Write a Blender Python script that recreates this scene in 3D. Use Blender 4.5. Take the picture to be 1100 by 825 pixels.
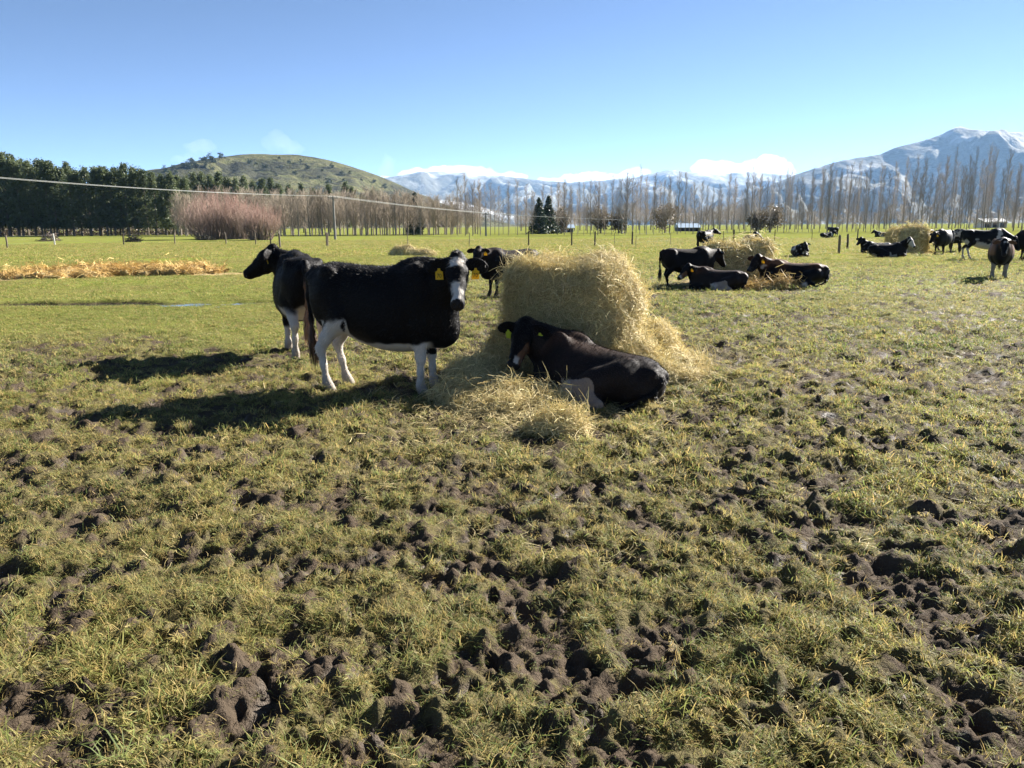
import bpy, math, random
import numpy as np
from mathutils import Vector, Matrix, Euler

SC = bpy.context.scene
for _o in list(bpy.data.objects):
    bpy.data.objects.remove(_o)
COL = SC.collection
rnd = random.Random(7)
RNG = np.random.default_rng(11)
R = math.radians

# ------------------------------------------------------------------ camera
CAM_H = 1.65
FPX = 830.0                       # focal length in photo pixels (photo 1100 x 825)
PITCH = R(11.6)
ROLL = R(0.34)
cam_d = bpy.data.cameras.new('camera')
cam = bpy.data.objects.new('camera', cam_d)
COL.objects.link(cam)
cam_d.sensor_width = 36.0
cam_d.lens = 36.0 * FPX / 1100.0
cam_d.clip_start = 0.05
cam_d.clip_end = 60000.0
CAM_M = Matrix.Rotation(math.pi / 2 - PITCH, 3, 'X') @ Matrix.Rotation(-ROLL, 3, 'Z')
cam.location = (0, 0, CAM_H)
cam.rotation_euler = CAM_M.to_euler()
SC.camera = cam

# ------------------------------------------------------------------ sky and sun
SUN_AZ = 52.0                     # clockwise from +Y (view direction)
SUN_EL = 27.5
world = bpy.data.worlds.new('World')
SC.world = world
world.use_nodes = True
_nt = world.node_tree
_sky = _nt.nodes.new('ShaderNodeTexSky')
_sky.sky_type = 'NISHITA'
_sky.sun_disc = False
_sky.sun_elevation = R(SUN_EL)
_sky.sun_rotation = R(SUN_AZ)
_sky.altitude = 200.0
_sky.air_density = 0.33
_sky.dust_density = 0.0
_sky.ozone_density = 1.0
_bg = _nt.nodes['Background']
_bg.inputs['Strength'].default_value = 0.05
_nt.links.new(_sky.outputs[0], _bg.inputs['Color'])

sun_d = bpy.data.lights.new('sun', 'SUN')
sun_d.energy = 5.0
sun_d.angle = R(0.53)
sun_d.color = (1.0, 0.945, 0.865)
sun = bpy.data.objects.new('sun', sun_d)
COL.objects.link(sun)
_sd = Vector((math.sin(R(SUN_AZ)) * math.cos(R(SUN_EL)), math.cos(R(SUN_AZ)) * math.cos(R(SUN_EL)), math.sin(R(SUN_EL))))
sun.rotation_euler = _sd.to_track_quat('Z', 'Y').to_euler()
sun.location = (30, 20, 40)

SC.render.engine = 'CYCLES'
SC.view_settings.view_transform = 'Standard'
SC.view_settings.look = 'None'
SC.view_settings.gamma = 1.0
SC.view_settings.use_curve_mapping = False
SC.view_settings.exposure = 2.12
SC.cycles.max_bounces = 8
SC.cycles.diffuse_bounces = 3
SC.cycles.transmission_bounces = 4
SC.cycles.transparent_max_bounces = 8
SC.cycles.volume_bounces = 5
SC.cycles.sample_clamp_indirect = 6.0

# ------------------------------------------------------------------ pixel -> place
def ray(px, py):
    d = Vector(((px - 550.0) / FPX, (412.5 - py) / FPX, -1.0))
    return CAM_M @ d

def G(px, py, z=0.0):
    """the point of the level ground (height z) seen at a photo pixel"""
    d = ray(px, py)
    t = (z - CAM_H) / d.z
    return Vector((d.x * t, d.y * t, z))

def AT(px, py, dist):
    """the point at forward distance dist on the line of a photo pixel"""
    d = ray(px, py)
    t = dist / d.y
    return Vector((d.x * t, dist, CAM_H + d.z * t))

# ------------------------------------------------------------------ noise
def _h(i, j, k, s):
    with np.errstate(over='ignore'):
        n = (i.astype(np.int64) * 374761393 + j.astype(np.int64) * 668265263 + k.astype(np.int64) * 2246822519 + s * 3266489917) & 0xFFFFFFFF
        n = ((n ^ (n >> 13)) * 1274126177) & 0xFFFFFFFF
        n = ((n ^ (n >> 15)) * 2246822519) & 0xFFFFFFFF
        n = n ^ (n >> 16)
    return n.astype(np.float64) / 4294967295.0

def vn2(x, y, s=0):
    xi = np.floor(x); yi = np.floor(y)
    fx = x - xi; fy = y - yi
    fx = fx * fx * fx * (fx * (fx * 6 - 15) + 10); fy = fy * fy * fy * (fy * (fy * 6 - 15) + 10)
    xi = xi.astype(np.int64); yi = yi.astype(np.int64); z = np.zeros_like(xi)
    a = _h(xi, yi, z, s); b = _h(xi + 1, yi, z, s); c = _h(xi, yi + 1, z, s); d = _h(xi + 1, yi + 1, z, s)
    return ((a + (b - a) * fx) * (1 - fy) + (c + (d - c) * fx) * fy) * 2 - 1

def vn3(p, s=0):
    pi = np.floor(p); f = p - pi
    f = f * f * f * (f * (f * 6 - 15) + 10)
    q = pi.astype(np.int64)
    x, y, z = q[..., 0], q[..., 1], q[..., 2]
    fx, fy, fz = f[..., 0], f[..., 1], f[..., 2]
    def pl(zz):
        a = _h(x, y, zz, s); b = _h(x + 1, y, zz, s); c = _h(x, y + 1, zz, s); d = _h(x + 1, y + 1, zz, s)
        return (a + (b - a) * fx) * (1 - fy) + (c + (d - c) * fx) * fy
    return (pl(z) * (1 - fz) + pl(z + 1) * fz) * 2 - 1

def fbm2(x, y, oct=4, s=0, gain=0.5, lac=2.03):
    a = 1.0; t = 0.0; v = 0.0
    for o in range(oct):
        v = v + a * vn2(x + 17.3 * o, y - 9.1 * o, s + o); t += a; a *= gain; x = x * lac; y = y * lac
    return v / t

def fbm3(p, oct=3, s=0, gain=0.5):
    a = 1.0; t = 0.0; v = 0.0
    for o in range(oct):
        v = v + a * vn3(p + 5.7 * o, s + o); t += a; a *= gain; p = p * 2.03
    return v / t

def sstep(a, b, x):
    t = np.clip((x - a) / (b - a), 0, 1)
    return t * t * (3 - 2 * t)

# ------------------------------------------------------------------ objects and tags
def mesh_from(name, V, F, mat=None, smooth=False, attrs=None):
    me = bpy.data.meshes.new(name)
    V = np.asarray(V, dtype=np.float32)
    if isinstance(F, np.ndarray):
        nf, k = F.shape
        me.vertices.add(len(V)); me.vertices.foreach_set('co', V.ravel())
        me.loops.add(nf * k); me.loops.foreach_set('vertex_index', F.astype(np.int32).ravel())
        me.polygons.add(nf)
        me.polygons.foreach_set('loop_start', np.arange(0, nf * k, k, dtype=np.int32))
        me.update(calc_edges=True)
    else:
        me.from_pydata([tuple(map(float, v)) for v in V], [], [tuple(map(int, f)) for f in F])
        me.update()
    if smooth:
        me.polygons.foreach_set('use_smooth', np.ones(len(me.polygons), dtype=bool))
    if attrs:
        for k, a in attrs.items():
            a = np.asarray(a, dtype=np.float32)
            if a.ndim == 2 and a.shape[1] == 4:
                at = me.attributes.new(k, 'FLOAT_COLOR', 'POINT'); at.data.foreach_set('color', a.ravel())
            else:
                at = me.attributes.new(k, 'FLOAT', 'POINT'); at.data.foreach_set('value', a.ravel())
    if mat:
        me.materials.append(mat)
    return me

def link(name, data, parent=None, loc=None, rot=None, scale=None):
    o = bpy.data.objects.new(name, data)
    COL.objects.link(o)
    if parent is not None:
        o.parent = parent
    if loc is not None: o.location = loc
    if rot is not None: o.rotation_euler = rot
    if scale is not None: o.scale = scale
    return o

def tag(o, label=None, cat=None, group=None, kind=None):
    if label: o['label'] = label
    if cat: o['category'] = cat
    if group: o['group'] = group
    if kind: o['kind'] = kind
    return o

def ordw(n):
    return '%d%s' % (n, 'th' if 10 <= n % 100 <= 20 else {1: 'st', 2: 'nd', 3: 'rd'}.get(n % 10, 'th'))

class MB:
    """collects simple solids into one mesh"""
    def __init__(s):
        s.v = []; s.f = []
    def add(s, V, F):
        b = len(s.v)
        s.v += [tuple(v) for v in V]
        s.f += [tuple(i + b for i in f) for f in F]
    def box(s, c, h, rz=0.0):
        cx, cy, cz = c; hx, hy, hz = h; ca, sa = math.cos(rz), math.sin(rz)
        V = []
        for z in (-hz, hz):
            for x, y in ((-hx, -hy), (hx, -hy), (hx, hy), (-hx, hy)):
                V.append((cx + x * ca - y * sa, cy + x * sa + y * ca, cz + z))
        s.add(V, [(3, 2, 1, 0), (4, 5, 6, 7), (0, 1, 5, 4), (1, 2, 6, 5), (2, 3, 7, 6), (3, 0, 4, 7)])
    def tube(s, pts, radii, n=6, cap=True):
        rings = []; V = []; F = []
        P = [Vector(p) for p in pts]
        for i, p in enumerate(P):
            t = (P[min(i + 1, len(P) - 1)] - P[max(i - 1, 0)]).normalized()
            a = t.orthogonal().normalized() if i == 0 else (a - t * a.dot(t)).normalized()
            b = t.cross(a)
            for k in range(n):
                an = 2 * math.pi * k / n
                V.append(p + (a * math.cos(an) + b * math.sin(an)) * radii[i])
        for i in range(len(P) - 1):
            for k in range(n):
                F.append((i * n + k, i * n + (k + 1) % n, (i + 1) * n + (k + 1) % n, (i + 1) * n + k))
        if cap:
            F.append(tuple(range(n - 1, -1, -1))); F.append(tuple((len(P) - 1) * n + k for k in range(n)))
        s.add(V, F)
    def mesh(s, name, mat, smooth=False):
        return mesh_from(name, s.v, s.f, mat, smooth)

# ------------------------------------------------------------------ materials
class NT:
    def __init__(s, name):
        s.m = bpy.data.materials.new(name); s.m.use_nodes = True
        s.t = s.m.node_tree; s.t.nodes.clear()
        s.out = s.t.nodes.new('ShaderNodeOutputMaterial')
    def n(s, typ, **kw):
        nd = s.t.nodes.new(typ)
        for k, v in kw.items():
            if k.startswith('i_'):
                key = k[2:]
                key = int(key) if key.isdigit() else key.replace('_', ' ')
                s.set(nd.inputs[key], v)
            else:
                setattr(nd, k, v)
        return nd
    def set(s, inp, v):
        if isinstance(v, bpy.types.NodeSocket):
            s.t.links.new(v, inp)
        elif isinstance(v, bpy.types.Node):
            s.t.links.new(v.outputs[0], inp)
        else:
            if isinstance(v, tuple) and len(v) == 3 and inp.type == 'RGBA':
                v = v + (1.0,)
            inp.default_value = v
    def noise(s, scale, detail=4.0, rough=0.55, coord=None, dist=0.0):
        nd = s.n('ShaderNodeTexNoise')
        nd.inputs['Scale'].default_value = scale; nd.inputs['Detail'].default_value = detail
        nd.inputs['Roughness'].default_value = rough; nd.inputs['Distortion'].default_value = dist
        if coord is None:
            coord = s.obj()
        s.t.links.new(coord, nd.inputs['Vector'])
        return nd.outputs['Fac']
    def obj(s):
        return s.n('ShaderNodeTexCoord').outputs['Object']
    def ramp(s, fac, stops):
        nd = s.n('ShaderNodeValToRGB')
        el = nd.color_ramp.elements
        while len(el) < len(stops): el.new(0.5)
        for e, (p, c) in zip(el, stops):
            e.position = p; e.color = tuple(c) + ((1.0,) if len(c) == 3 else ())
        s.t.links.new(fac, nd.inputs[0])
        return nd.outputs[0]
    def mix(s, fac, a, b, mode='MIX'):
        nd = s.n('ShaderNodeMix', data_type='RGBA', blend_type=mode)
        s.set(nd.inputs[0], fac); s.set(nd.inputs[6], a); s.set(nd.inputs[7], b)
        return nd.outputs[2]
    def math(s, op, a, b=0.0, clamp=False):
        nd = s.n('ShaderNodeMath', operation=op, use_clamp=clamp)
        s.set(nd.inputs[0], a); s.set(nd.inputs[1], b)
        return nd.outputs[0]
    def attr(s, name, typ='GEOMETRY'):
        return s.n('ShaderNodeAttribute', attribute_name=name, attribute_type=typ)
    def bump(s, h, strength=0.5, dist=0.02):
        nd = s.n('ShaderNodeBump')
        nd.inputs['Strength'].default_value = strength; nd.inputs['Distance'].default_value = dist
        s.t.links.new(h, nd.inputs['Height'])
        return nd.outputs[0]
    def bsdf(s, col, rough=0.7, spec=0.3, normal=None, **kw):
        nd = s.n('ShaderNodeBsdfPrincipled')
        s.set(nd.inputs['Base Color'], col); s.set(nd.inputs['Roughness'], rough)
        s.set(nd.inputs['Specular IOR Level'], spec)
        if normal is not None: s.set(nd.inputs['Normal'], normal)
        for k, v in kw.items():
            s.set(nd.inputs[k.replace('_', ' ')], v)
        return nd.outputs[0]
    def surf(s, sh):
        s.t.links.new(sh, s.out.inputs['Surface']); return s.m
    def leaf(s, col, trans=0.4, rough=0.6, spec=0.25, tcol=None):
        """thin leaf: reflects on one side, lets light through on the other"""
        a = s.bsdf(col, rough, spec)
        t = s.n('ShaderNodeBsdfTranslucent')
        s.set(t.inputs[0], tcol if tcol is not None else col)
        mx = s.n('ShaderNodeMixShader'); mx.inputs[0].default_value = trans
        s.t.links.new(a, mx.inputs[1]); s.t.links.new(t.outputs[0], mx.inputs[2])
        return s.surf(mx.outputs[0])

def plain(name, col, rough=0.7, spec=0.3, var=0.25, scale=8.0):
    m = NT(name)
    nz = m.noise(scale, 5.0)
    c = m.mix(nz, tuple(x * (1 - var) for x in col), tuple(min(1, x * (1 + var)) for x in col))
    return m.surf(m.bsdf(c, rough, spec, m.bump(nz, 0.3, 0.01)))

# ------------------------------------------------------------------ scatter
def euler_from_mats(M):
    """XYZ euler angles of an array of rotation matrices"""
    sy = -M[:, 2, 0]
    y = np.arcsin(np.clip(sy, -1, 1))
    x = np.arctan2(M[:, 2, 1], M[:, 2, 2])
    z = np.arctan2(M[:, 1, 0], M[:, 0, 0])
    return np.stack([x, y, z], 1)

def align_mats(N, yaw):
    """rotation matrices that turn z to N, with a spin yaw"""
    N = N / np.linalg.norm(N, axis=1, keepdims=True)
    ref = np.where(np.abs(N[:, 2:3]) < 0.9, np.array([[0, 0, 1.0]]), np.array([[1.0, 0, 0]]))
    A = np.cross(ref, N); A /= np.linalg.norm(A, axis=1, keepdims=True)
    B = np.cross(N, A)
    c = np.cos(yaw)[:, None]; s_ = np.sin(yaw)[:, None]
    X = A * c + B * s_; Y = np.cross(N, X)
    return np.stack([X, Y, N], 2)

def scatter(name, protos, P, rot, scl, tint, idx, parent=None):
    cname = name + '_kinds'
    pc = bpy.data.collections.new(cname)
    for i, me in enumerate(protos):
        o = bpy.data.objects.new('%s_kind_%02d' % (name, i), me)
        pc.objects.link(o)
    n = len(P)
    me = bpy.data.meshes.new(name)
    me.vertices.add(n); me.vertices.foreach_set('co', np.asarray(P, dtype=np.float32).ravel())
    a = me.attributes.new('rot', 'FLOAT_VECTOR', 'POINT'); a.data.foreach_set('vector', np.asarray(rot, dtype=np.float32).ravel())
    scl = np.asarray(scl, dtype=np.float32)
    if scl.ndim == 1: scl = np.repeat(scl[:, None], 3, 1)
    a = me.attributes.new('scl', 'FLOAT_VECTOR', 'POINT'); a.data.foreach_set('vector', scl.ravel())
    a = me.attributes.new('idx', 'INT', 'POINT'); a.data.foreach_set('value', np.asarray(idx, dtype=np.int32))
    t4 = np.concatenate([np.asarray(tint, dtype=np.float32), np.ones((n, 1), dtype=np.float32)], 1)
    a = me.attributes.new('tint', 'FLOAT_COLOR', 'POINT'); a.data.foreach_set('color', t4.ravel())
    o = link(name, me, parent)
    g = bpy.data.node_groups.new(name, 'GeometryNodeTree')
    g.interface.new_socket('Geometry', in_out='INPUT', socket_type='NodeSocketGeometry')
    g.interface.new_socket('Geometry', in_out='OUTPUT', socket_type='NodeSocketGeometry')
    gi = g.nodes.new('NodeGroupInput'); go = g.nodes.new('NodeGroupOutput')
    ci = g.nodes.new('GeometryNodeCollectionInfo')
    ci.inputs['Collection'].default_value = pc
    ci.inputs['Separate Children'].default_value = True
    ci.inputs['Reset Children'].default_value = True
    ip = g.nodes.new('GeometryNodeInstanceOnPoints')
    ip.inputs['Pick Instance'].default_value = True
    def named(nm, dt):
        q = g.nodes.new('GeometryNodeInputNamedAttribute'); q.data_type = dt
        q.inputs['Name'].default_value = nm
        return q.outputs[0]
    e2r = g.nodes.new('FunctionNodeEulerToRotation')
    L = g.links.new
    L(named('rot', 'FLOAT_VECTOR'), e2r.inputs[0])
    L(gi.outputs[0], ip.inputs['Points'])
    L(ci.outputs[0], ip.inputs['Instance'])
    L(named('idx', 'INT'), ip.inputs['Instance Index'])
    L(e2r.outputs[0], ip.inputs['Rotation'])
    L(named('scl', 'FLOAT_VECTOR'), ip.inputs['Scale'])
    L(ip.outputs[0], go.inputs[0])
    md = o.modifiers.new('scatter', 'NODES'); md.node_group = g
    return o

# ------------------------------------------------------------------ solid shapes from distance fields
def smin(a, b, k):
    h = np.clip(0.5 + 0.5 * (b - a) / k, 0, 1)
    return b + (a - b) * h - k * h * (1 - h)

def surface_nets(fields, lo, hi, h, smooth=1):
    """fields: list of (func, lo, hi, k); returns vertices, quads of the zero surface"""
    lo = np.array(lo, float); hi = np.array(hi, float)
    n = np.ceil((hi - lo) / h).astype(int) + 1
    D = np.full(n, 1e5, dtype=np.float32)
    ax = [lo[i] + h * np.arange(n[i]) for i in range(3)]
    for fn, flo, fhi, k, op in fields:
        pad = (k if k else 0) + 3 * h
        a = np.clip(np.floor((np.array(flo) - pad - lo) / h).astype(int), 0, n)
        b = np.clip(np.ceil((np.array(fhi) + pad - lo) / h).astype(int) + 1, 0, n)
        if (b <= a).any(): continue
        P = np.stack(np.meshgrid(ax[0][a[0]:b[0]], ax[1][a[1]:b[1]], ax[2][a[2]:b[2]], indexing='ij'), -1)
        d = fn(P)
        sl = (slice(a[0], b[0]), slice(a[1], b[1]), slice(a[2], b[2]))
        if op == 'sub':
            D[sl] = -smin(-D[sl], d, k)
        elif op == 'add':
            D[sl] = D[sl] + d
        else:
            D[sl] = smin(D[sl], d, k)
    S = D < 0
    c = [S[i:n[0] - 1 + i, j:n[1] - 1 + j, l:n[2] - 1 + l] for i in (0, 1) for j in (0, 1) for l in (0, 1)]
    cnt = sum(x.astype(np.int8) for x in c)
    act = (cnt > 0) & (cnt < 8)
    idx = np.full(act.shape, -1, dtype=np.int64)
    ii = np.argwhere(act)
    idx[act] = np.arange(len(ii))
    acc = np.zeros((len(ii), 3)); w = np.zeros(len(ii))
    cs = [(i, j, l) for i in (0, 1) for j in (0, 1) for l in (0, 1)]
    for p in range(8):
        for q in range(p + 1, 8):
            df = np.array(cs[q]) - np.array(cs[p])
            if np.abs(df).sum() != 1: continue
            A = D[ii[:, 0] + cs[p][0], ii[:, 1] + cs[p][1], ii[:, 2] + cs[p][2]]
            B = D[ii[:, 0] + cs[q][0], ii[:, 1] + cs[q][1], ii[:, 2] + cs[q][2]]
            m = (A < 0) != (B < 0)
            t = np.where(m, A / np.where(m, A - B, 1), 0)
            acc[m] += (np.array(cs[p]) + t[m, None] * df)
            w[m] += 1
    V = lo + h * (ii + acc / w[:, None])
    quads = []
    for axis in range(3):
        o1, o2 = [(1, 2), (2, 0), (0, 1)][axis]
        s0 = [slice(None)] * 3; s1 = [slice(None)] * 3
        s0[axis] = slice(0, n[axis] - 1); s1[axis] = slice(1, n[axis])
        s0[o1] = slice(1, n[o1] - 1); s1[o1] = slice(1, n[o1] - 1)
        s0[o2] = slice(1, n[o2] - 1); s1[o2] = slice(1, n[o2] - 1)
        A = S[tuple(s0)]; B = S[tuple(s1)]
        for inside in (True, False):
            e = np.argwhere((A == inside) & (B != inside))
            if not len(e): continue
            base = e.copy(); base[:, o1] += 1; base[:, o2] += 1
            def at(da, db):
                t = base.copy(); t[:, o1] += da; t[:, o2] += db
                return idx[t[:, 0], t[:, 1], t[:, 2]]
            Q = np.stack([at(-1, -1), at(0, -1), at(0, 0), at(-1, 0)], 1)
            if not inside: Q = Q[:, ::-1]
            quads.append(Q)
    F = np.concatenate(quads)
    F = F[(F >= 0).all(1)]
    E = np.concatenate([F[:, [0, 1]], F[:, [1, 2]], F[:, [2, 3]], F[:, [3, 0]]])
    for _ in range(smooth):
        s = np.zeros_like(V); m = np.zeros(len(V))
        np.add.at(s, E[:, 0], V[E[:, 1]]); np.add.at(m, E[:, 0], 1)
        V = V * 0.45 + 0.55 * s / np.maximum(m, 1)[:, None]
    return V, F

def vert_normals(V, F):
    n = np.cross(V[F[:, 2]] - V[F[:, 0]], V[F[:, 3]] - V[F[:, 1]])
    N = np.zeros_like(V)
    for k in range(4): np.add.at(N, F[:, k], n)
    return N / np.maximum(np.linalg.norm(N, axis=1, keepdims=True), 1e-9)

def sample_surface(V, F, count, rng, weight=None):
    T = np.concatenate([F[:, [0, 1, 2]], F[:, [0, 2, 3]]])
    cr = np.cross(V[T[:, 1]] - V[T[:, 0]], V[T[:, 2]] - V[T[:, 0]])
    ar = np.linalg.norm(cr, axis=1)
    w = ar.copy()
    if weight is not None: w = w * weight(V[T].mean(1), cr / np.maximum(ar, 1e-9)[:, None])
    pick = rng.choice(len(T), count, p=w / w.sum())
    u = rng.random((count, 1)); v = rng.random((count, 1))
    fl = (u + v) > 1
    u = np.where(fl, 1 - u, u); v = np.where(fl, 1 - v, v)
    a, b, c = V[T[pick, 0]], V[T[pick, 1]], V[T[pick, 2]]
    return a + u * (b - a) + v * (c - a), cr[pick] / np.maximum(ar[pick], 1e-9)[:, None], T[pick, 0]

# distance-field pieces
def f_chain(pts, rad, k=0.05, flat=None, f=1.0):
    """tapered limb through points; flat = axis along which the section is squeezed by f"""
    P = [np.array(p, float) for p in pts]
    out = []
    w = None if flat is None else np.array(flat, float) / np.linalg.norm(flat)
    for i in range(len(P) - 1):
        a, b, ra, rb = P[i], P[i + 1], rad[i], rad[i + 1]
        def fn(X, a=a, b=b, ra=ra, rb=rb):
            ba = b - a
            t = np.clip(((X - a) @ ba) / max(ba @ ba, 1e-9), 0, 1)
            q = X - a - t[..., None] * ba
            if w is not None:
                q = q + (f - 1) * (q @ w)[..., None] * w
            return np.sqrt((q * q).sum(-1)) - (ra + (rb - ra) * t)
        m = max(ra, rb) * max(1.0, 1.0 / f)
        out.append((fn, np.minimum(a, b) - m, np.maximum(a, b) + m, k, 'uni'))
    return out

def f_ell(c, r, k=0.05, M=None, op='uni'):
    c = np.array(c, float); r = np.array(r, float)
    Mn = np.eye(3) if M is None else np.array(M, float)
    def fn(X):
        q = ((X - c) @ Mn) / r
        l = np.sqrt((q * q).sum(-1)) + 1e-9
        g = np.sqrt(((q / r) ** 2).sum(-1)) + 1e-9
        return l * (l - 1) / g
    m = r.max()
    return [(fn, c - m, c + m, k, op)]

# ================================================================== GROUND
BALE1 = G(612, 397)          # middle of the big bale's footprint (set below from its front edge)
BALE1 = Vector((BALE1.x - 0.02, BALE1.y + 0.02, 0))
BALE2 = G(798, 306); BALE2.y += 0.6
BALE3 = G(986, 272); BALE3.y += 0.6
PUD = [G(-30, 336), G(60, 333), G(110, 331), G(165, 324), G(160, 320), G(100, 321), G(40, 325), G(-30, 328)]
PUD_C = G(80, 327)
STRIP = [G(-10, 300), G(60, 297), G(120, 293), G(175, 292), G(232, 293), G(300, 285)]

def seg_dist(x, y, pts):
    d = np.full(np.shape(x), 1e9)
    for a, b in zip(pts[:-1], pts[1:]):
        bx, by = b.x - a.x, b.y - a.y
        t = np.clip(((x - a.x) * bx + (y - a.y) * by) / (bx * bx + by * by), 0, 1)
        d = np.minimum(d, np.hypot(x - a.x - t * bx, y - a.y - t * by))
    return d

def puddle_mask(x, y):
    dx = (x - PUD_C.x); dy = (y - PUD_C.y - 0.10 * dx)
    q = np.hypot(dx / 3.1, dy / 0.6) + 0.6 * fbm2(x * 0.9, y * 1.6, 3, 71)
    return sstep(1.3, 0.85, q)

def pug(x, y):
    """how much the herd has trodden the turf"""
    smooth_left = sstep(9.2, 13.0, y + 1.2 * vn2(x * 0.35, y * 0.35, 5)) * sstep(-1.8, -4.6, x + 0.9 * vn2(x * 0.4, y * 0.4, 6))
    far = sstep(34, 46, y + 5 * vn2(x * 0.08, y * 0.08, 8))
    p = 1 - np.maximum(smooth_left * 0.86, far * 0.9)
    p = np.maximum(p, 0.75 * sstep(2.2, 0.6, seg_dist(x, y, STRIP) ))
    return p

def pits(x, y, cell, seed, prob, rmin, rmax, dmin, dmax):
    """hoof holes: steep-sided hollows with a pushed-up rim; returns (height, hollow 0..1)"""
    xi = np.floor(x / cell).astype(np.int64); yi = np.floor(y / cell).astype(np.int64)
    h = np.zeros_like(x); hol = np.zeros_like(x); rim = np.zeros_like(x)
    z0 = np.zeros_like(xi)
    for i in (-1, 0, 1):
        for j in (-1, 0, 1):
            a, b = xi + i, yi + j
            on = _h(a, b, z0, seed) < prob
            cx = (a + 0.15 + 0.7 * _h(a, b, z0 + 1, seed)) * cell
            cy = (b + 0.15 + 0.7 * _h(a, b, z0 + 2, seed)) * cell
            rr = rmin + (rmax - rmin) * _h(a, b, z0 + 3, seed)
            dd = dmin + (dmax - dmin) * _h(a, b, z0 + 4, seed)
            an = math.pi * _h(a, b, z0 + 5, seed)
            dx, dy = x - cx, y - cy
            ca, sa = np.cos(an), np.sin(an)
            u = (dx * ca + dy * sa); v = (-dx * sa + dy * ca) * 1.5
            q = np.hypot(u, v) / rr
            p = sstep(1.05, 0.45, q) * on
            h = np.minimum(h, -dd * p)
            hol = np.maximum(hol, p)
            rim = np.maximum(rim, on * dd * 0.26 * np.exp(-((q - 1.3) / 0.28) ** 2))
    return h + rim * (1 - hol), hol

def height(x, y, full=False):
    x = np.asarray(x, float); y = np.asarray(y, float)
    r = np.hypot(x, y)
    nearf = sstep(70, 30, r)
    p = pug(x, y)
    xw = x + 0.05 * fbm2(x * 2.1, y * 2.1, 2, 21) + 0.075 * fbm2(x * 8.0, y * 8.0, 3, 23)
    yw = y + 0.05 * fbm2(x * 2.1, y * 2.1, 2, 22) + 0.075 * fbm2(x * 8.0, y * 8.0, 3, 24)
    dens = 0.5 + 0.30 * fbm2(x * 0.6, y * 0.6, 3, 31)
    prob = np.clip(0.46 + 0.40 * dens, 0.38, 0.95) * p
    h1, q1 = pits(xw, yw, 0.17, 41, prob, 0.038, 0.085, 0.030, 0.080)
    h2, q2 = pits(xw, yw, 0.37, 43, prob * 0.35, 0.07, 0.13, 0.03, 0.08)
    hum = 0.35 * fbm2(x * 2.2, y * 2.2, 2, 51) + 0.85 * fbm2(x * 5.6, y * 5.6, 3, 54)
    clod = np.maximum(0, fbm2(x * 7.5, y * 7.5, 3, 52) - 0.12)
    fine = fbm2(x * 24, y * 24, 3, 53)
    base = 0.07 * fbm2(x * 0.3, y * 0.3, 2, 60) * sstep(0.5, 4, r)
    z = base + nearf * (p * (np.minimum(h1, h2) * 0.9 + np.where(h1 > 0, h1, 0) * 0.6 + 0.048 * hum + 0.075 * clod) + (0.010 + 0.022 * np.clip(1.1 - 0.9 * hum, 0, 1)) * fine * (0.3 + 0.7 * p) + 0.030 * p * (np.abs(fbm2(x * 11, y * 11, 2, 55)) - 0.25) + 0.012 * hum)
    pm = puddle_mask(x, y)
    z = z * (1 - pm) - 0.085 * pm
    if full:
        hol = np.maximum(q1, q2 * 0.8) * p
        return z, hol, hum, clod, dens, p, pm
    return z

def ground_z(x, y):
    return float(height(np.array([x]), np.array([y]))[0])

HAY_SPOTS = [(BALE1, 1.15, 0.9), (BALE2, 1.6, 0.8), (BALE3, 1.5, 0.6)]
def hay_mask(x, y):
    m = np.zeros(np.shape(x))
    for c, r, a in HAY_SPOTS:
        q = np.hypot(x - c.x, (y - c.y)) / r + 0.35 * fbm2(x * 1.3, y * 1.3, 3, 81)
        m = np.maximum(m, a * sstep(1.5, 0.7, q))
    q = seg_dist(x, y, STRIP[:5]) / 1.3 + 0.6 * fbm2(x * 0.8, y * 0.8, 3, 82)
    m = np.maximum(m, 0.95 * sstep(1.15, 0.55, q))
    return m

def cover_of(hol, hum, clod, dens, p, pm, x, y):
    """share of the ground the grass covers"""
    a = 0.63 + 1.2 * hum * p - 0.40 * (dens - 0.5) * p - 1.2 * clod * p
    a = a * (1 - 0.92 * hol) + 0.25 * (1 - p)
    a = a - 0.9 * pm
    return np.clip(a, 0, 1)

rows = [0.02, 0.4, 0.8]
while rows[-1] < 62: rows.append(rows[-1] * 1.0045 if rows[-1] > 1.5 else rows[-1] * 1.03)
while rows[-1] < 14000: rows.append(rows[-1] * 1.06)
rows = np.array(rows)
fine_a = np.arange(-R(53), R(53), 0.0045)
coarse_a = np.linspace(R(53), 2 * math.pi - R(53), 42)[:-1]
ang = np.concatenate([fine_a, coarse_a])
RR, AA = np.meshgrid(rows, ang, indexing='ij')
GX, GY = RR * np.sin(AA), RR * np.cos(AA)
gz, g_hol, g_hum, g_clod, g_dens, g_p, g_pm = height(GX.ravel(), GY.ravel(), True)
g_cov = cover_of(g_hol, g_hum, g_clod, g_dens, g_p, g_pm, GX.ravel(), GY.ravel())
g_hay = hay_mask(GX.ravel(), GY.ravel())
nr, na = RR.shape
ix = np.arange(nr * na).reshape(nr, na)
nx = np.roll(ix, -1, 1)
GF = np.stack([ix[:-1], ix[1:], nx[1:], nx[:-1]], -1).reshape(-1, 4)

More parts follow.
